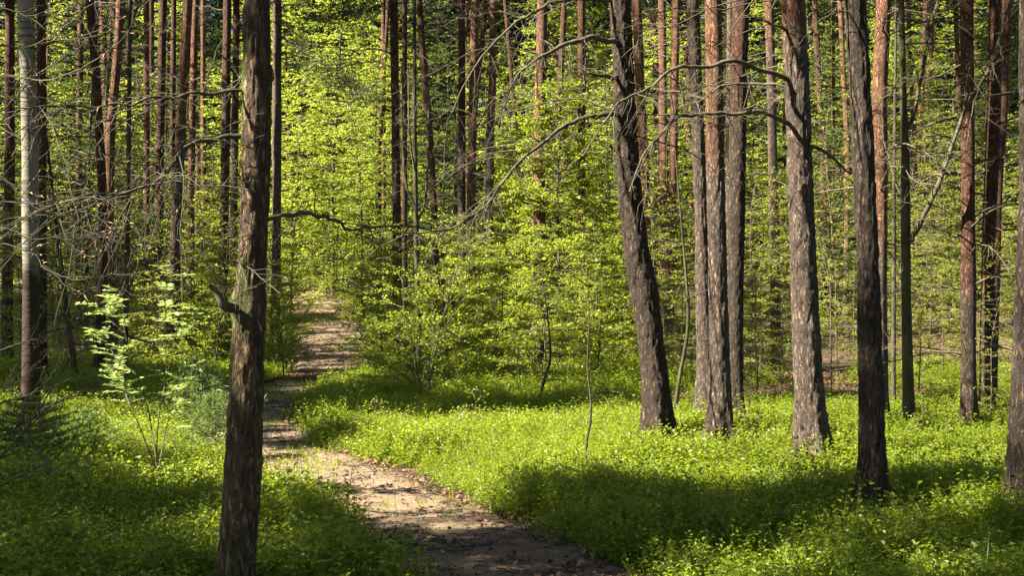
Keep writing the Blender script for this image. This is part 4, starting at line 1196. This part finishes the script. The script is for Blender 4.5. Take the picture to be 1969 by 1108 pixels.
for k, (px, d, sx, lab) in enumerate([(915, 12.6, .95, 'small yellow leaved seedling at the back edge of the sunlit bilberry'), (1378, 11.6, .9, 'leafy sprout in front of the middle close pine foot'), (1440, 11.7, 1.0, 'leafy sprout right of the three close pine feet'), (1345, 12.0, .8, 'leafy sprout just left of the middle close pine foot'), (1290, 11.9, .75, 'leafy sprout at the right foot of the leaning pine'),
                                      (1662, 7.65, .55, 'thin sprout leaning on the foot of the slim dark pine'), (1370, 7.9, .5, 'yellow sprout in the shaded bilberry right of the path'), (1800, 12.2, .9, 'leafy sprout in front of the rusty red pine'), (720, 12.8, .7, 'pale sprout above the shaded bilberry corner'), (1890, 12.0, 1.1, 'leafy sprout left of the fissured edge pine')]):
    place('seedling', lab, px, d, sx, k * 1.3, 'seedling', 'seedling', 'sprouts in the bilberry')

# thin sapling with a crooked stem in the clearing
def stem_sapling(name, label, cat, pts, d, r0, r1, leafkw, seed, lmat='beech', smat='stem_dark', loc_z=-.02):
    r = np.random.default_rng(seed)
    bx = (pts[-1][0] - CX) * d / F
    bz = ground(bx, d) + loc_z
    P = np.array([at(p[0], p[1], d + (p[2] if len(p) > 2 else 0)) for p in pts])[::-1] - np.array([bx, d, bz])
    P[0, 2] = -.1
    sb, lb = leafy(r, H=P[-1, 2], stem=P, stem_r=r0, **leafkw)
    t = thing(name, label, cat, (bx, d, bz))
    link('stem', sb.mesh('stem', M[smat], True), t); link('foliage', lb.mesh('foliage', M[lmat]), t)
    return t


stem_sapling('beech_sapling', 'slim crooked sapling stem rising from the sunlit bilberry clearing', 'sapling', [(1124, 420), (1130, 540), (1133, 640), (1129, 700), (1137, 780), (1133, 830), (1125, 865), (1134, 905)], 9.6, .013, .003,
             dict(R=.5, c0=.55, nb=16, leaf=.042, per=.5, up=.5, tw_gap=.10), 31)
stem_sapling('beech_sapling', 'sapling with a bent dark foot in the shaded bilberry, below the bright beech', 'sapling', [(1040, 520), (1052, 600), (1058, 690), (1045, 735), (1030, 780)], 15.0, .026, .004,
             dict(R=.8, c0=.25, nb=22, leaf=.05, per=.8, up=.2, tw_gap=.10), 32, 'pale')
stem_sapling('beech_sapling', 'thin upright dark sapling left of the bent foot sapling', 'sapling', [(985, 600), (992, 680), (1000, 730), (1006, 775)], 15.4, .012, .003,
             dict(R=.35, c0=.4, nb=12, leaf=.045, per=.6, up=.4, tw_gap=.12), 33)

# rowan with feathered leaves on the left
def rowan():
    d = 8.6
    bx = (300 - CX) * d / F; bz = ground(bx, d)
    t = thing('rowan_sapling', 'young rowan with pale feathered leaves in front of the dark left pines', 'sapling', (bx, d, bz))
    o = np.array([bx, d, bz])
    r = np.random.default_rng(44)
    sb, lb = MB(), MB()
    stems = [[(303, 900), (285, 790), (262, 720), (240, 640), (230, 560)], [(300, 900), (305, 800), (320, 720), (318, 620), (322, 530)], [(306, 900), (318, 830), (340, 760), (352, 710)], [(298, 900), (272, 830), (246, 770), (225, 715)],
             [(262, 720), (225, 690), (195, 640)], [(320, 720), (348, 640), (352, 590)], [(240, 640), (205, 610), (196, 585)]]
    for s in stems:
        P = np.array([at(a, b, d + .25 * math.sin(a * .07 + b * .05)) for a, b in s]) - o
        cv = smooth_curve(P, 14)
        v, f = tubes(cv[None], np.linspace(.0055 if s[0][1] > 850 else .003, .0015, 14)[None], 5); sb.add(v, f, np.zeros(len(v)))
        for i in range(4, 14):
            for _ in range((i % 2) if i < 7 else 2):
                az = r.uniform(0, 6.28); D = unit(np.array([math.cos(az), math.sin(az) * .8, r.uniform(-.15, .6)]))
                Lr = r.uniform(.10, .17)
                K = np.linspace(.25, 1, 6)
                side = unit(np.cross(D, [0, 0, 1.0]))
                pos = np.concatenate([cv[i] + D * Lr * q for q in K for _ in (0, 1)]).reshape(-1, 3)
                sg = np.tile([1, -1], 6)[:, None]
                ld = unit(D * .6 + side * sg + r.normal(0, .12, (12, 3)))
                v, f = leaf_quads(pos, ld, unit(np.array([0, 0, 1.]) + r.normal(0, .35, (12, 3))), np.full(12, Lr * .40), np.full(12, Lr * .19), .1)
                lb.add(v, f, np.repeat(r.uniform(.2, 1, 12), 4))
                v, f = tubes((cv[i] + D * Lr * np.linspace(0, 1, 3)[:, None])[None], np.array([[.0012, .001, .0006]]), 3); sb.add(v, f, np.zeros(len(v)))
    link('stem', sb.mesh('stem', M['twig'], True), t); link('foliage', lb.mesh('foliage', M['rowan']), t)


rowan()


def conifer(name, label, px, d, H, R, mat, seed, tiers=9, per=7, nl=.045, nw=.004, up=.35, dens=70, s=1.0):
    r = np.random.default_rng(seed)
    x = (px - CX) * d / F
    t = thing(name, label, 'sapling', (x, d, ground(x, d)))
    sb, lb = MB(), MB()
    sp = np.zeros((8, 3)); sp[:, 2] = np.linspace(-.05, H, 8); sp[:, 0] = r.normal(0, .01, 8)
    v, f = tubes(sp[None], np.linspace(.016, .003, 8)[None], 6); sb.add(v, f, np.zeros(len(v)))
    for i in range(tiers):
        u = .12 + .86 * i / (tiers - 1)
        for j in range(per):
            az = j * 2 * PI / per + i * .7 + r.uniform(-.25, .25)
            L = R * (1.05 - u) * r.uniform(.7, 1.15) + .05
            tt = np.linspace(0, 1, 6)
            B = np.stack([np.cos(az) * L * tt, np.sin(az) * L * tt, u * H + L * (up * tt ** 1.6 - .12 * tt)], 1)
            segs = [B]
            for q in range(4):
                k = int(r.integers(1, 5)); a2 = az + r.choice([-1, 1]) * r.uniform(.5, .9)
                l2 = L * r.uniform(.25, .5)
                segs.append(B[k] + np.stack([np.cos(a2) * l2 * tt, np.sin(a2) * l2 * tt, l2 * up * .7 * tt], 1))
            for g in segs:
                v, f = tubes(g[None], np.linspace(.004, .0012, 6)[None], 3); sb.add(v, f, np.zeros(len(v)))
                ln = np.linalg.norm(g[-1] - g[0]); m = max(8, int(dens * ln / nl * .1))
                q = r.uniform(.1, 1.03, m); kk = np.minimum((q * 5).astype(int), 4)
                pos = g[kk] + (g[kk + 1] - g[kk]) * (q * 5 - kk)[:, None]
                ax = unit(g[kk + 1] - g[kk]); rd = unit(np.cross(ax, r.normal(0, 1, (m, 3))))
                ld = unit(ax * .75 + rd); v, f = leaf_quads(pos, ld, unit(r.normal(0, 1, (m, 3))), nl * r.uniform(.7, 1.15, m), np.full(m, nw), .02)
                lb.add(v, f, np.repeat(r.uniform(0, 1, m), 4))
    link('stem', sb.mesh('stem', M['branch'], True), t); link('foliage', lb.mesh('foliage', M[mat]), t)


conifer('pine_sapling', 'bluish green young pine left of the mossy trunk, its soft needles in sun', 382, 12.6, .8, .6, 'blue_needle', 61, 8, 7, .085, .007, .6, 60)
conifer('pine_sapling', 'small bluish pine seedling lower beside the mossy trunk', 415, 10.6, .6, .5, 'blue_needle', 62, 7, 6, .075, .007, .6, 60)
conifer('spruce_sapling', 'small spruce with flat tiers at the left edge', 55, 9.4, .7, .75, 'young_needle', 63, 10, 9, .032, .006, .4, 80)
conifer('spruce_sapling', 'low spruce right beside the left edge spruce', 160, 10.4, .5, .55, 'young_needle', 64, 8, 8, .032, .006, .4, 80)


# ---- bare budding twigs coming in from the left edge
def budding(name, label, cat, base, d, limbs, seed, rad=.008, buds=1.0, sub=9, wood='branch'):
    r = np.random.default_rng(seed)
    x = (base - CX) * d / F
    o = np.array([x, d, ground(x, d)])
    t = thing(name, label, cat, o)
    sb, bb = MB(), MB()
    top = max(EYE + (CY - l[0][1]) * l[0][2] / F for l in limbs) - o[2]
    zs = np.linspace(-.1, top + .6, 14); sp = np.stack([np.sin(zs * 1.3) * .02, np.cos(zs) * .02, zs], 1)
    v, f = tubes(sp[None], np.linspace(rad * 2.2, rad * .7, 14)[None], 7); sb.add(v, f, np.zeros(len(v)))
    bp, bd = [], []
    for l in limbs:
        P = np.array([at(*p) for p in l]) - o
        P = np.vstack([[0, 0, P[0, 2] - .15], P])
        cv = smooth_curve(P, 40); cv[3:] += np.cumsum(r.normal(0, .0035, (37, 3)), 0)
        v, f = tubes(cv[None], np.linspace(rad, .0016, 40)[None], 5); sb.add(v, f, np.zeros(len(v)))
        k = r.integers(12, 40, sub); st = cv[k]; tg = unit(cv[np.minimum(k + 1, 39)] - cv[k - 1])
        dr = unit(tg + r.normal(0, .5, (sub, 3)) * np.array([1, .8, 1]))
        Q = twig_set(sb, st, dr, r.uniform(.10, .42, sub), r, rad=.0035, sub=2, droop=-.15)
        for b in range(sub):
            for q in (2, 3, 4, 5):
                if r.uniform() < .75 * buds:
                    bp.append(Q[b, q]); bd.append(unit(Q[b, q] - Q[b, q - 1] + r.normal(0, .03, 3)))
        bp.append(cv[-1]); bd.append(unit(cv[-1] - cv[-3]))
    if len(bp):
        bp, bd = np.array(bp), np.array(bd)
        n = len(bp); tt = np.linspace(0, 1, 5)
        L = r.uniform(.014, .026, n)
        bend = r.normal(0, .25, (n, 1, 3)) * L[:, None, None] * (tt ** 2)[None, :, None]
        P = bp[:, None] + bd[:, None] * L[:, None, None] * tt[None, :, None] + bend
        v, f = tubes(P, L[:, None] * np.array([[.04, .11, .13, .09, .01]]), 5)
        nf = sum(len(q) for q in sb.f)
        sb.add(v, f, np.zeros(len(v)))
    me = sb.mesh('stem', M[wood], True)
    if buds and bp is not None:
        me.materials.append(M['bud'])
        mi = np.zeros(len(me.polygons), np.int32); mi[nf:] = 1
        me.polygons.foreach_set('material_index', mi)
    link('stem', me, t)


budding('beech_sapling', 'bare beech twigs with long orange buds reaching in at the left edge, mid height', 'sapling', -90, 4.6,
        [[(-20, 398, 4.6), (60, 392, 4.6), (150, 400, 4.6), (215, 420, 4.5)], [(-20, 440, 4.6), (60, 455, 4.5), (150, 458, 4.4), (225, 440, 4.4)], [(-20, 330, 4.7), (70, 400, 4.6), (120, 410, 4.6), (180, 395, 4.6)], [(-20, 470, 4.6), (70, 480, 4.5), (120, 520, 4.4), (250, 510, 4.3), (330, 500, 4.3)]], 71, sub=9, rad=.004, wood='stem_dark')
budding('beech_sapling', 'bare budding twigs arching across the top left corner', 'sapling', -160, 5.2,
        [[(-30, 95, 5.2), (60, 90, 5.1), (120, 60, 5), (190, 10, 4.9), (230, -20, 4.9)], [(-30, 20, 5.2), (60, 30, 5.2), (130, 70, 5.1), (240, 35, 5)], [(-30, 230, 5.2), (80, 130, 5.1), (150, 80, 5), (190, 20, 4.9)], [(-30, 160, 5.2), (100, 165, 5), (210, 110, 4.9), (280, 20, 4.8)]], 72, sub=6, rad=.0045)
budding('beech_sapling', 'bare dark bush with fine reddish tipped twigs at the lower left edge', 'sapling', -60, 5.6,
        [[(-20, 900, 5.6), (60, 800, 5.5), (110, 720, 5.5), (150, 660, 5.4)], [(-20, 870, 5.6), (60, 810, 5.6), (140, 770, 5.5), (230, 765, 5.4)], [(-20, 940, 5.6), (50, 900, 5.5), (120, 850, 5.4), (170, 780, 5.4)], [(-20, 680, 5.6), (50, 660, 5.6), (110, 640, 5.5), (150, 615, 5.5)], [(-20, 850, 5.6), (40, 830, 5.6), (90, 890, 5.5), (120, 945, 5.4)], [(-20, 780, 5.6), (70, 760, 5.6), (130, 700, 5.6)]], 73, buds=.5, sub=9)


# ------------------------------------------------------------------ small things on the ground
def fallen(name, label, cat, pts, r0, r1, mat, side=0, seed=1, lift=.012):
    r = np.random.default_rng(seed)
    W3 = []
    for px, py in pts:
        d = 1.6 * F / (py - CY)
        for _ in range(6):
            x = (px - CX) * d / F; d = (EYE - ground(x, d)) * F / (py - CY)
        W3.append([x, d, ground(x, d) + lift])
    W3 = np.array(W3); o = W3[0].copy()
    cv = smooth_curve(W3 - o, 30); cv[:, 2] += r.normal(0, .002, 30)
    t = thing(name, label, cat, o)
    mb = MB()
    v, f = tubes(cv[None], np.linspace(r0, r1, 30)[None], 6); mb.add(v, f, np.zeros(len(v)))
    if side:
        m2 = mb
        k = r.integers(5, 28, side); dr = unit(r.normal(0, .6, (side, 3)) + np.array([0, 0, .5]))
        twig_set(m2, cv[k], dr, r.uniform(.08, .4, side), r, rad=.004, sub=2, droop=.1)
    link('stick', mb.mesh('stick', M[mat], True), t)


fallen('fallen_twig', 'thin dark twig lying across the path in the sun', 'twig', [(690, 993), (740, 996), (790, 999), (840, 998), (890, 996)], .007, .004, 'branch', 3, 1, .04)
fallen('fallen_twig', 'short thin twig on the sunlit path, nearer the left side', 'twig', [(660, 994), (690, 993)], .004, .002, 'branch', 0, 2, .035)
fallen('fallen_branch', 'dark broken branch lying left of the leaning pine foot', 'branch', [(1130, 800), (1150, 786), (1175, 782), (1200, 786)], .03, .012, 'branch', 7, 3, .2)
fallen('fallen_branch', 'pale bare branch lying in the sunlit bilberry near the thick grey pine', 'branch', [(1385, 905), (1410, 895), (1435, 880), (1460, 862)], .010, .004, 'twig', 5, 4, .27)
fallen('fallen_branch', 'dark brushwood right of the slim dark pine', 'branch', [(1760, 870), (1775, 850), (1780, 828), (1768, 810)], .012, .005, 'branch', 8, 5, .25)
fallen('fallen_branch', 'dead log lying behind the thick grey pine foot', 'branch', [(1590, 790), (1640, 798), (1690, 800), (1740, 795)], .035, .02, 'branch', 6, 6, .15)


def cone(label, px, py, s, seed):
    r = np.random.default_rng(seed)
    d = EYE * F / (py - CY)
    for _ in range(5):
        x = (px - CX) * d / F; d = (EYE - ground(x, d)) * F / (py - CY)
    mb = MB()
    n = 46
    k = np.arange(n); u = (k + .5) / n; az = k * 2.399
    rad = .016 * np.sin(PI * np.clip(u * .92 + .06, 0, 1)) ** .7
    pos = np.stack([np.cos(az) * rad * .5, np.sin(az) * rad * .5, u * .042], 1)
    ld = np.stack([np.cos(az), np.sin(az), np.full(n, .35)], 1); nr = np.stack([-np.cos(az) * .4, -np.sin(az) * .4, np.ones(n)], 1)
    v, f = leaf_quads(pos, ld, nr, np.full(n, .014), np.full(n, .012), .25); mb.add(v, f, np.repeat(r.uniform(0, 1, n), 4))
    cp = np.zeros((6, 3)); cp[:, 2] = np.linspace(0, .042, 6)
    v, f = tubes(cp[None], np.array([[.003, .010, .012, .010, .006, .001]]), 8); mb.add(v, f, np.zeros(len(v)))
    o = link('pine_cone', mb.mesh('pine_cone', M['branch']), None, (x, d, ground(x, d) + .045))
    o.rotation_euler = (1.45, r.uniform(-.3, .3), r.uniform(0, 6.28)); o.scale = (s, s, s)
    o['label'] = label; o['category'] = 'pine cone'; o['group'] = 'pine cones on the path'


for k, (px, py, s, lab) in enumerate([(905, 1064, .75, 'dark pine cone in the shaded middle of the path'), (938, 1072, .65, 'dark pine cone just right of the middle one'), (990, 1080, .7, 'dark pine cone low at the right of the path'), (868, 1030, .6, 'small pine cone upper left in the path shade'), (1060, 1096, .7, 'pine cone at the right path edge, bottom of the view')]):
    cone(lab, px, py, s, 200 + k)

# ------------------------------------------------------------------ distant wood and unseen pines with crowns shaped to shade the clearing
r_ = np.random.default_rng(77)
FAR = []
for k in range(46):
    d = r_.uniform(36, 62); px = r_.uniform(-40, 2010)
    if 520 < px < 730:
        continue
    FAR.append((px, d, r_.uniform(.16, .30) * F / d))
FAR.sort()
anchors = [(-99, 'the left edge'), (60, 'the pale birch'), (205, 'the crossing pines'), (340, 'the grey bent pine'), (480, 'the mossy trunk'), (761, 'the straight red pine'), (910, 'the orange red pine'), (1040, 'the orange sunlit pine'), (1208, 'the leaning pine'), (1375, 'the close pines'), (1540, 'the thick grey pine'), (1665, 'the slim dark pine'), (1745, 'the forking tree'), (1863, 'the rusty red pine'), (2100, 'the right edge')]
gaps = {}
for px, d, wd in FAR:
    a = max([x for x in anchors if x[0] <= px]); b = min([x for x in anchors if x[0] > px])
    gaps.setdefault((a, b), []).append((px, d, wd))
order = ['first', 'second', 'third', 'fourth', 'fifth', 'sixth', 'seventh', 'eighth', 'ninth', 'tenth', 'eleventh', 'twelfth', 'thirteenth']
k = 0
for (a, b), lst in sorted(gaps.items()):
    for i, (px, d, wd) in enumerate(lst):
        lab = f'{order[i]} thin far pine trunk from {a[1]} towards {b[1]}'
        make_tree('pine_tree', lab, 'tree', [(px + r_.normal(0, 20), 0), (px + r_.normal(0, 6), 300), (px, 640)], [(0, wd * .85), (640, wd)], d, ['pine', 'dark_pine', 'dark_pine', 'dark_pine'][k % 4], H=d * .40 + 3, orange_z=(1, 5) if k % 3 else (4, 9), detail=0, seg=10, twigs=5,
                  twig_len=(.6, 2.0), crown_z=d * .27, group='far pine trunks', seed=300 + k)
        k += 1


def clump_templates():
    out = []
    for k in range(4):
        r = np.random.default_rng(500 + k)
        mb = MB(); n = 150
        off = r.normal(0, 1, (n, 3)) * np.array([1.0, 1.0, .45])
        d = unit(off + r.normal(0, .6, (n, 3)) + np.array([0, 0, -.3]))
        v, f = leaf_quads(off, d, unit(np.array([0, 0, 1.]) + r.normal(0, .5, (n, 3))), r.uniform(.18, .42, n), r.uniform(.12, .24, n), .1)
        mb.add(v, f, np.repeat(r.uniform(0, 1, n), 4)); out.append(mb.arrays())
    return out


n = 9000
yy = r_.uniform(60, 125, n); xx = r_.uniform(-1, 1, n) * (.47 * yy + 14)
hh = r_.uniform(0, 1, n) ** .9 * (10 + .22 * yy)
keep = n2(xx, yy, 7.0, 61.0) + .35 * r_.uniform(0, 1, n) - hh / 120 > .42
xx, yy, hh = xx[keep], yy[keep], hh[keep]
scatter('distant_wood', 'dim green mass of far trees closing the view', clump_templates(), np.stack([xx, yy, ground(xx, yy) + hh], 1),
        np.stack([r_.normal(0, .3, len(xx)), r_.normal(0, .3, len(xx)), r_.uniform(0, 6.28, len(xx))], 1), r_.uniform(.7, 1.5, len(xx)), M['spruce'])

SHADERS = [(-6.0, 1.5), (-9.0, 4.3), (-12.0, 10.4), (-7.5, -1.0), (-11.0, 1.0), (-15.0, 2.2), (-17.0, 10.5), (-14.5, -2.5), (-19.5, .8), (-9.6, 11.8), (-13.5, 14.5), (-20.5, 14.0), (-8.2, 3.6), (-17.5, 18.5), (-4.6, -1.5), (-22.5, 7.5), (-1.5, -4.5), (2.0, -2.0), (5.5, 3.0), (7.0, 8.5), (-2.6, .6), (-23, 20), (-27, 25), (-20.5, 27), (-31, 30), (-27, 14), (-33, 20), (-24, 33), (-30, 38), (-36, 27), (-24, 41), (-36, 36), (9.5, 13), (11.5, 19), (14, 25), (12, 4)]


def shade_pines():
    r = np.random.default_rng(88)
    gx_, gy_ = np.meshgrid(np.arange(-9, 9, .27), np.arange(5.2, 24, .27))
    gx_ = gx_.ravel() + r.uniform(-.1, .1, gx_.size); gy_ = gy_.ravel() + r.uniform(-.1, .1, gy_.size)
    tgt = light_target(gx_, gy_)
    # cells nobody specified get natural dapples
    dap = n2(gx_, gy_, 1.1, 71.0) * .6 + n2(gx_, gy_, .5, 72.0) * .4
    vis = (np.abs(gx_) < .45 * gy_ + .5)
    dark = (tgt < 0) | ((tgt == 0) & vis & (dap > .50))
    cells = np.stack([gx_[dark], gy_[dark], ground(gx_[dark], gy_[dark])], 1)
    S_ = np.array(SHADERS)
    sun_c = [(np.array(c), rd) for c, rd in SUNNY]
    lists = [[] for _ in SHADERS]
    for c in cells:
        best = None
        for _ in range(14):
            h = r.uniform(7.0, 17.5)
            P = c + SUN * (h / SUN[2])
            if abs(P[0]) < .5 * max(P[1], 0) + .3 and P[2] < EYE + .27 * P[1] + .5:
                continue
            if any(((v := P - c_) @ SUN > 0) and np.linalg.norm(v - (v @ SUN) * SUN) < rd + .3 for c_, rd in sun_c):
                continue
            dist = np.hypot(S_[:, 0] - P[0], S_[:, 1] - P[1])
            i = int(np.argmin(dist))
            if best is None or dist[i] < best[0]:
                best = (dist[i], i, P)
        if best:
            lists[best[1]].append(best[2])
    # canopy clumps added between them to close off the sky, open only where the sun comes through in the photograph
    q = np.stack([r.uniform(-38, 14, 28000), r.uniform(-8, 44, 28000), r.uniform(8.0, 18.5, 28000)], 1)
    q = q[(n2(q[:, 0], q[:, 1], 1.8, 81.0) > .36) & ~in_sun_way(q)]
    q = q[~((np.abs(q[:, 0]) < .5 * np.maximum(q[:, 1], 0) + .3) & (q[:, 2] < EYE + .28 * q[:, 1] + .5))]
    for P in q:
        dist = np.hypot(S_[:, 0] - P[0], S_[:, 1] - P[1]); i = int(np.argmin(dist))
        if dist[i] < 7.0:
            lists[i].append(P)
    for i, (x, y) in enumerate(SHADERS):
        z0 = ground(x, y)
        t = thing('pine_tree', 'unseen tall pine outside the view, its crown shaped to shade the bilberry', 'tree', (x, y, z0), 'pines outside the view')
        cxy = (lambda z: np.stack([np.sin(np.asarray(z) * .3 + i) * .08, np.cos(np.asarray(z) * .25 + i) * .08], 1), 18.0)
        link('trunk', trunk_mesh(cxy, lambda z: np.interp(z, [0, 18], [.14, .04]), 5, 16, 1, .008, lambda z: sstep(3, 6, z), Z0, r, M['pine'], 400 + i), t)
        if not lists[i]:
            continue
        cen = np.array(lists[i]) - np.array([x, y, z0])
        mb, wb = MB(), MB()
        v, f, a = needle_clumps(cen, .36, 56, r, (.18, .32), (.06, .10)); mb.add(v, f, a)
        pick = cen[r.uniform(0, 1, len(cen)) < .22]
        if len(pick):
            hz = np.clip(pick[:, 2] - .25 * np.hypot(pick[:, 0], pick[:, 1]), 4, 17.8)
            a0 = np.concatenate([cxy[0](hz), hz[:, None]], 1)
            tt = np.linspace(0, 1, 4)[None, :, None]
            v, f = tubes(a0[:, None] * (1 - tt) + pick[:, None] * tt, np.repeat(np.array([[.022, .016, .01, .004]]), len(pick), 0), 4); wb.add(v, f, np.zeros(len(v)))
            link('crown_limbs', wb.mesh('crown_limbs', M['branch'], True), t)
        link('crown', mb.mesh('crown', M['needle']), t)


shade_pines()

# ---- unseen trees added behind and beside the camera to block open sky
for k, (x, y, sx, key) in enumerate([(-27, 20, .8, 'tall'), (-29, 8, .75, 'tall_deep'), (-28, -4, .8, 'tall'), (-20, -14, .9, 'tall_deep'), (-8, -17, .9, 'tall'), (3, -16, .9, 'tall_deep'), (13, -13, .95, 'tall'), (14, -3, .9, 'tall_deep'), (13, 6, .85, 'tall'), (16, 14, .9, 'tall_deep'), (18, 23, .9, 'tall'), (7, -7, .7, 'tall'), (-3, -9, .7, 'tall_deep'), (21, 2, 1.0, 'tall_deep')]):
    t = place(key, 'tall leafy tree added outside the view to block low sky', CX, 1.0, sx, k * 1.3, 'broadleaf_tree', 'tree', 'leafy trees outside the view')
    t.location = (x, y, ground(x, y))

for k, (px, d, x, y) in enumerate([(0, 0, 6.5, 7.0), (0, 0, 8.5, 10.5), (0, 0, 7.5, -1.0), (0, 0, 10.5, 4.0), (0, 0, 12.0, 13.0), (0, 0, 4.5, -6.0), (0, 0, 11.0, 17.5)]):
    X_ = CX + x * F / 10.0
    t, _, _ = make_tree('pine_tree', 'unseen pine added to the right or behind to block sky light', 'tree', [(X_, 0), (X_ + 3, 300), (X_, 900)], [(0, 45), (900, 56)], 10.0, 'pine', H=18, detail=0, seg=12, twigs=6, crown_z=9.5, group='pines outside the view on the right', seed=700 + k, at_=(x, y))
    t.location = (x, y, ground(x, y))
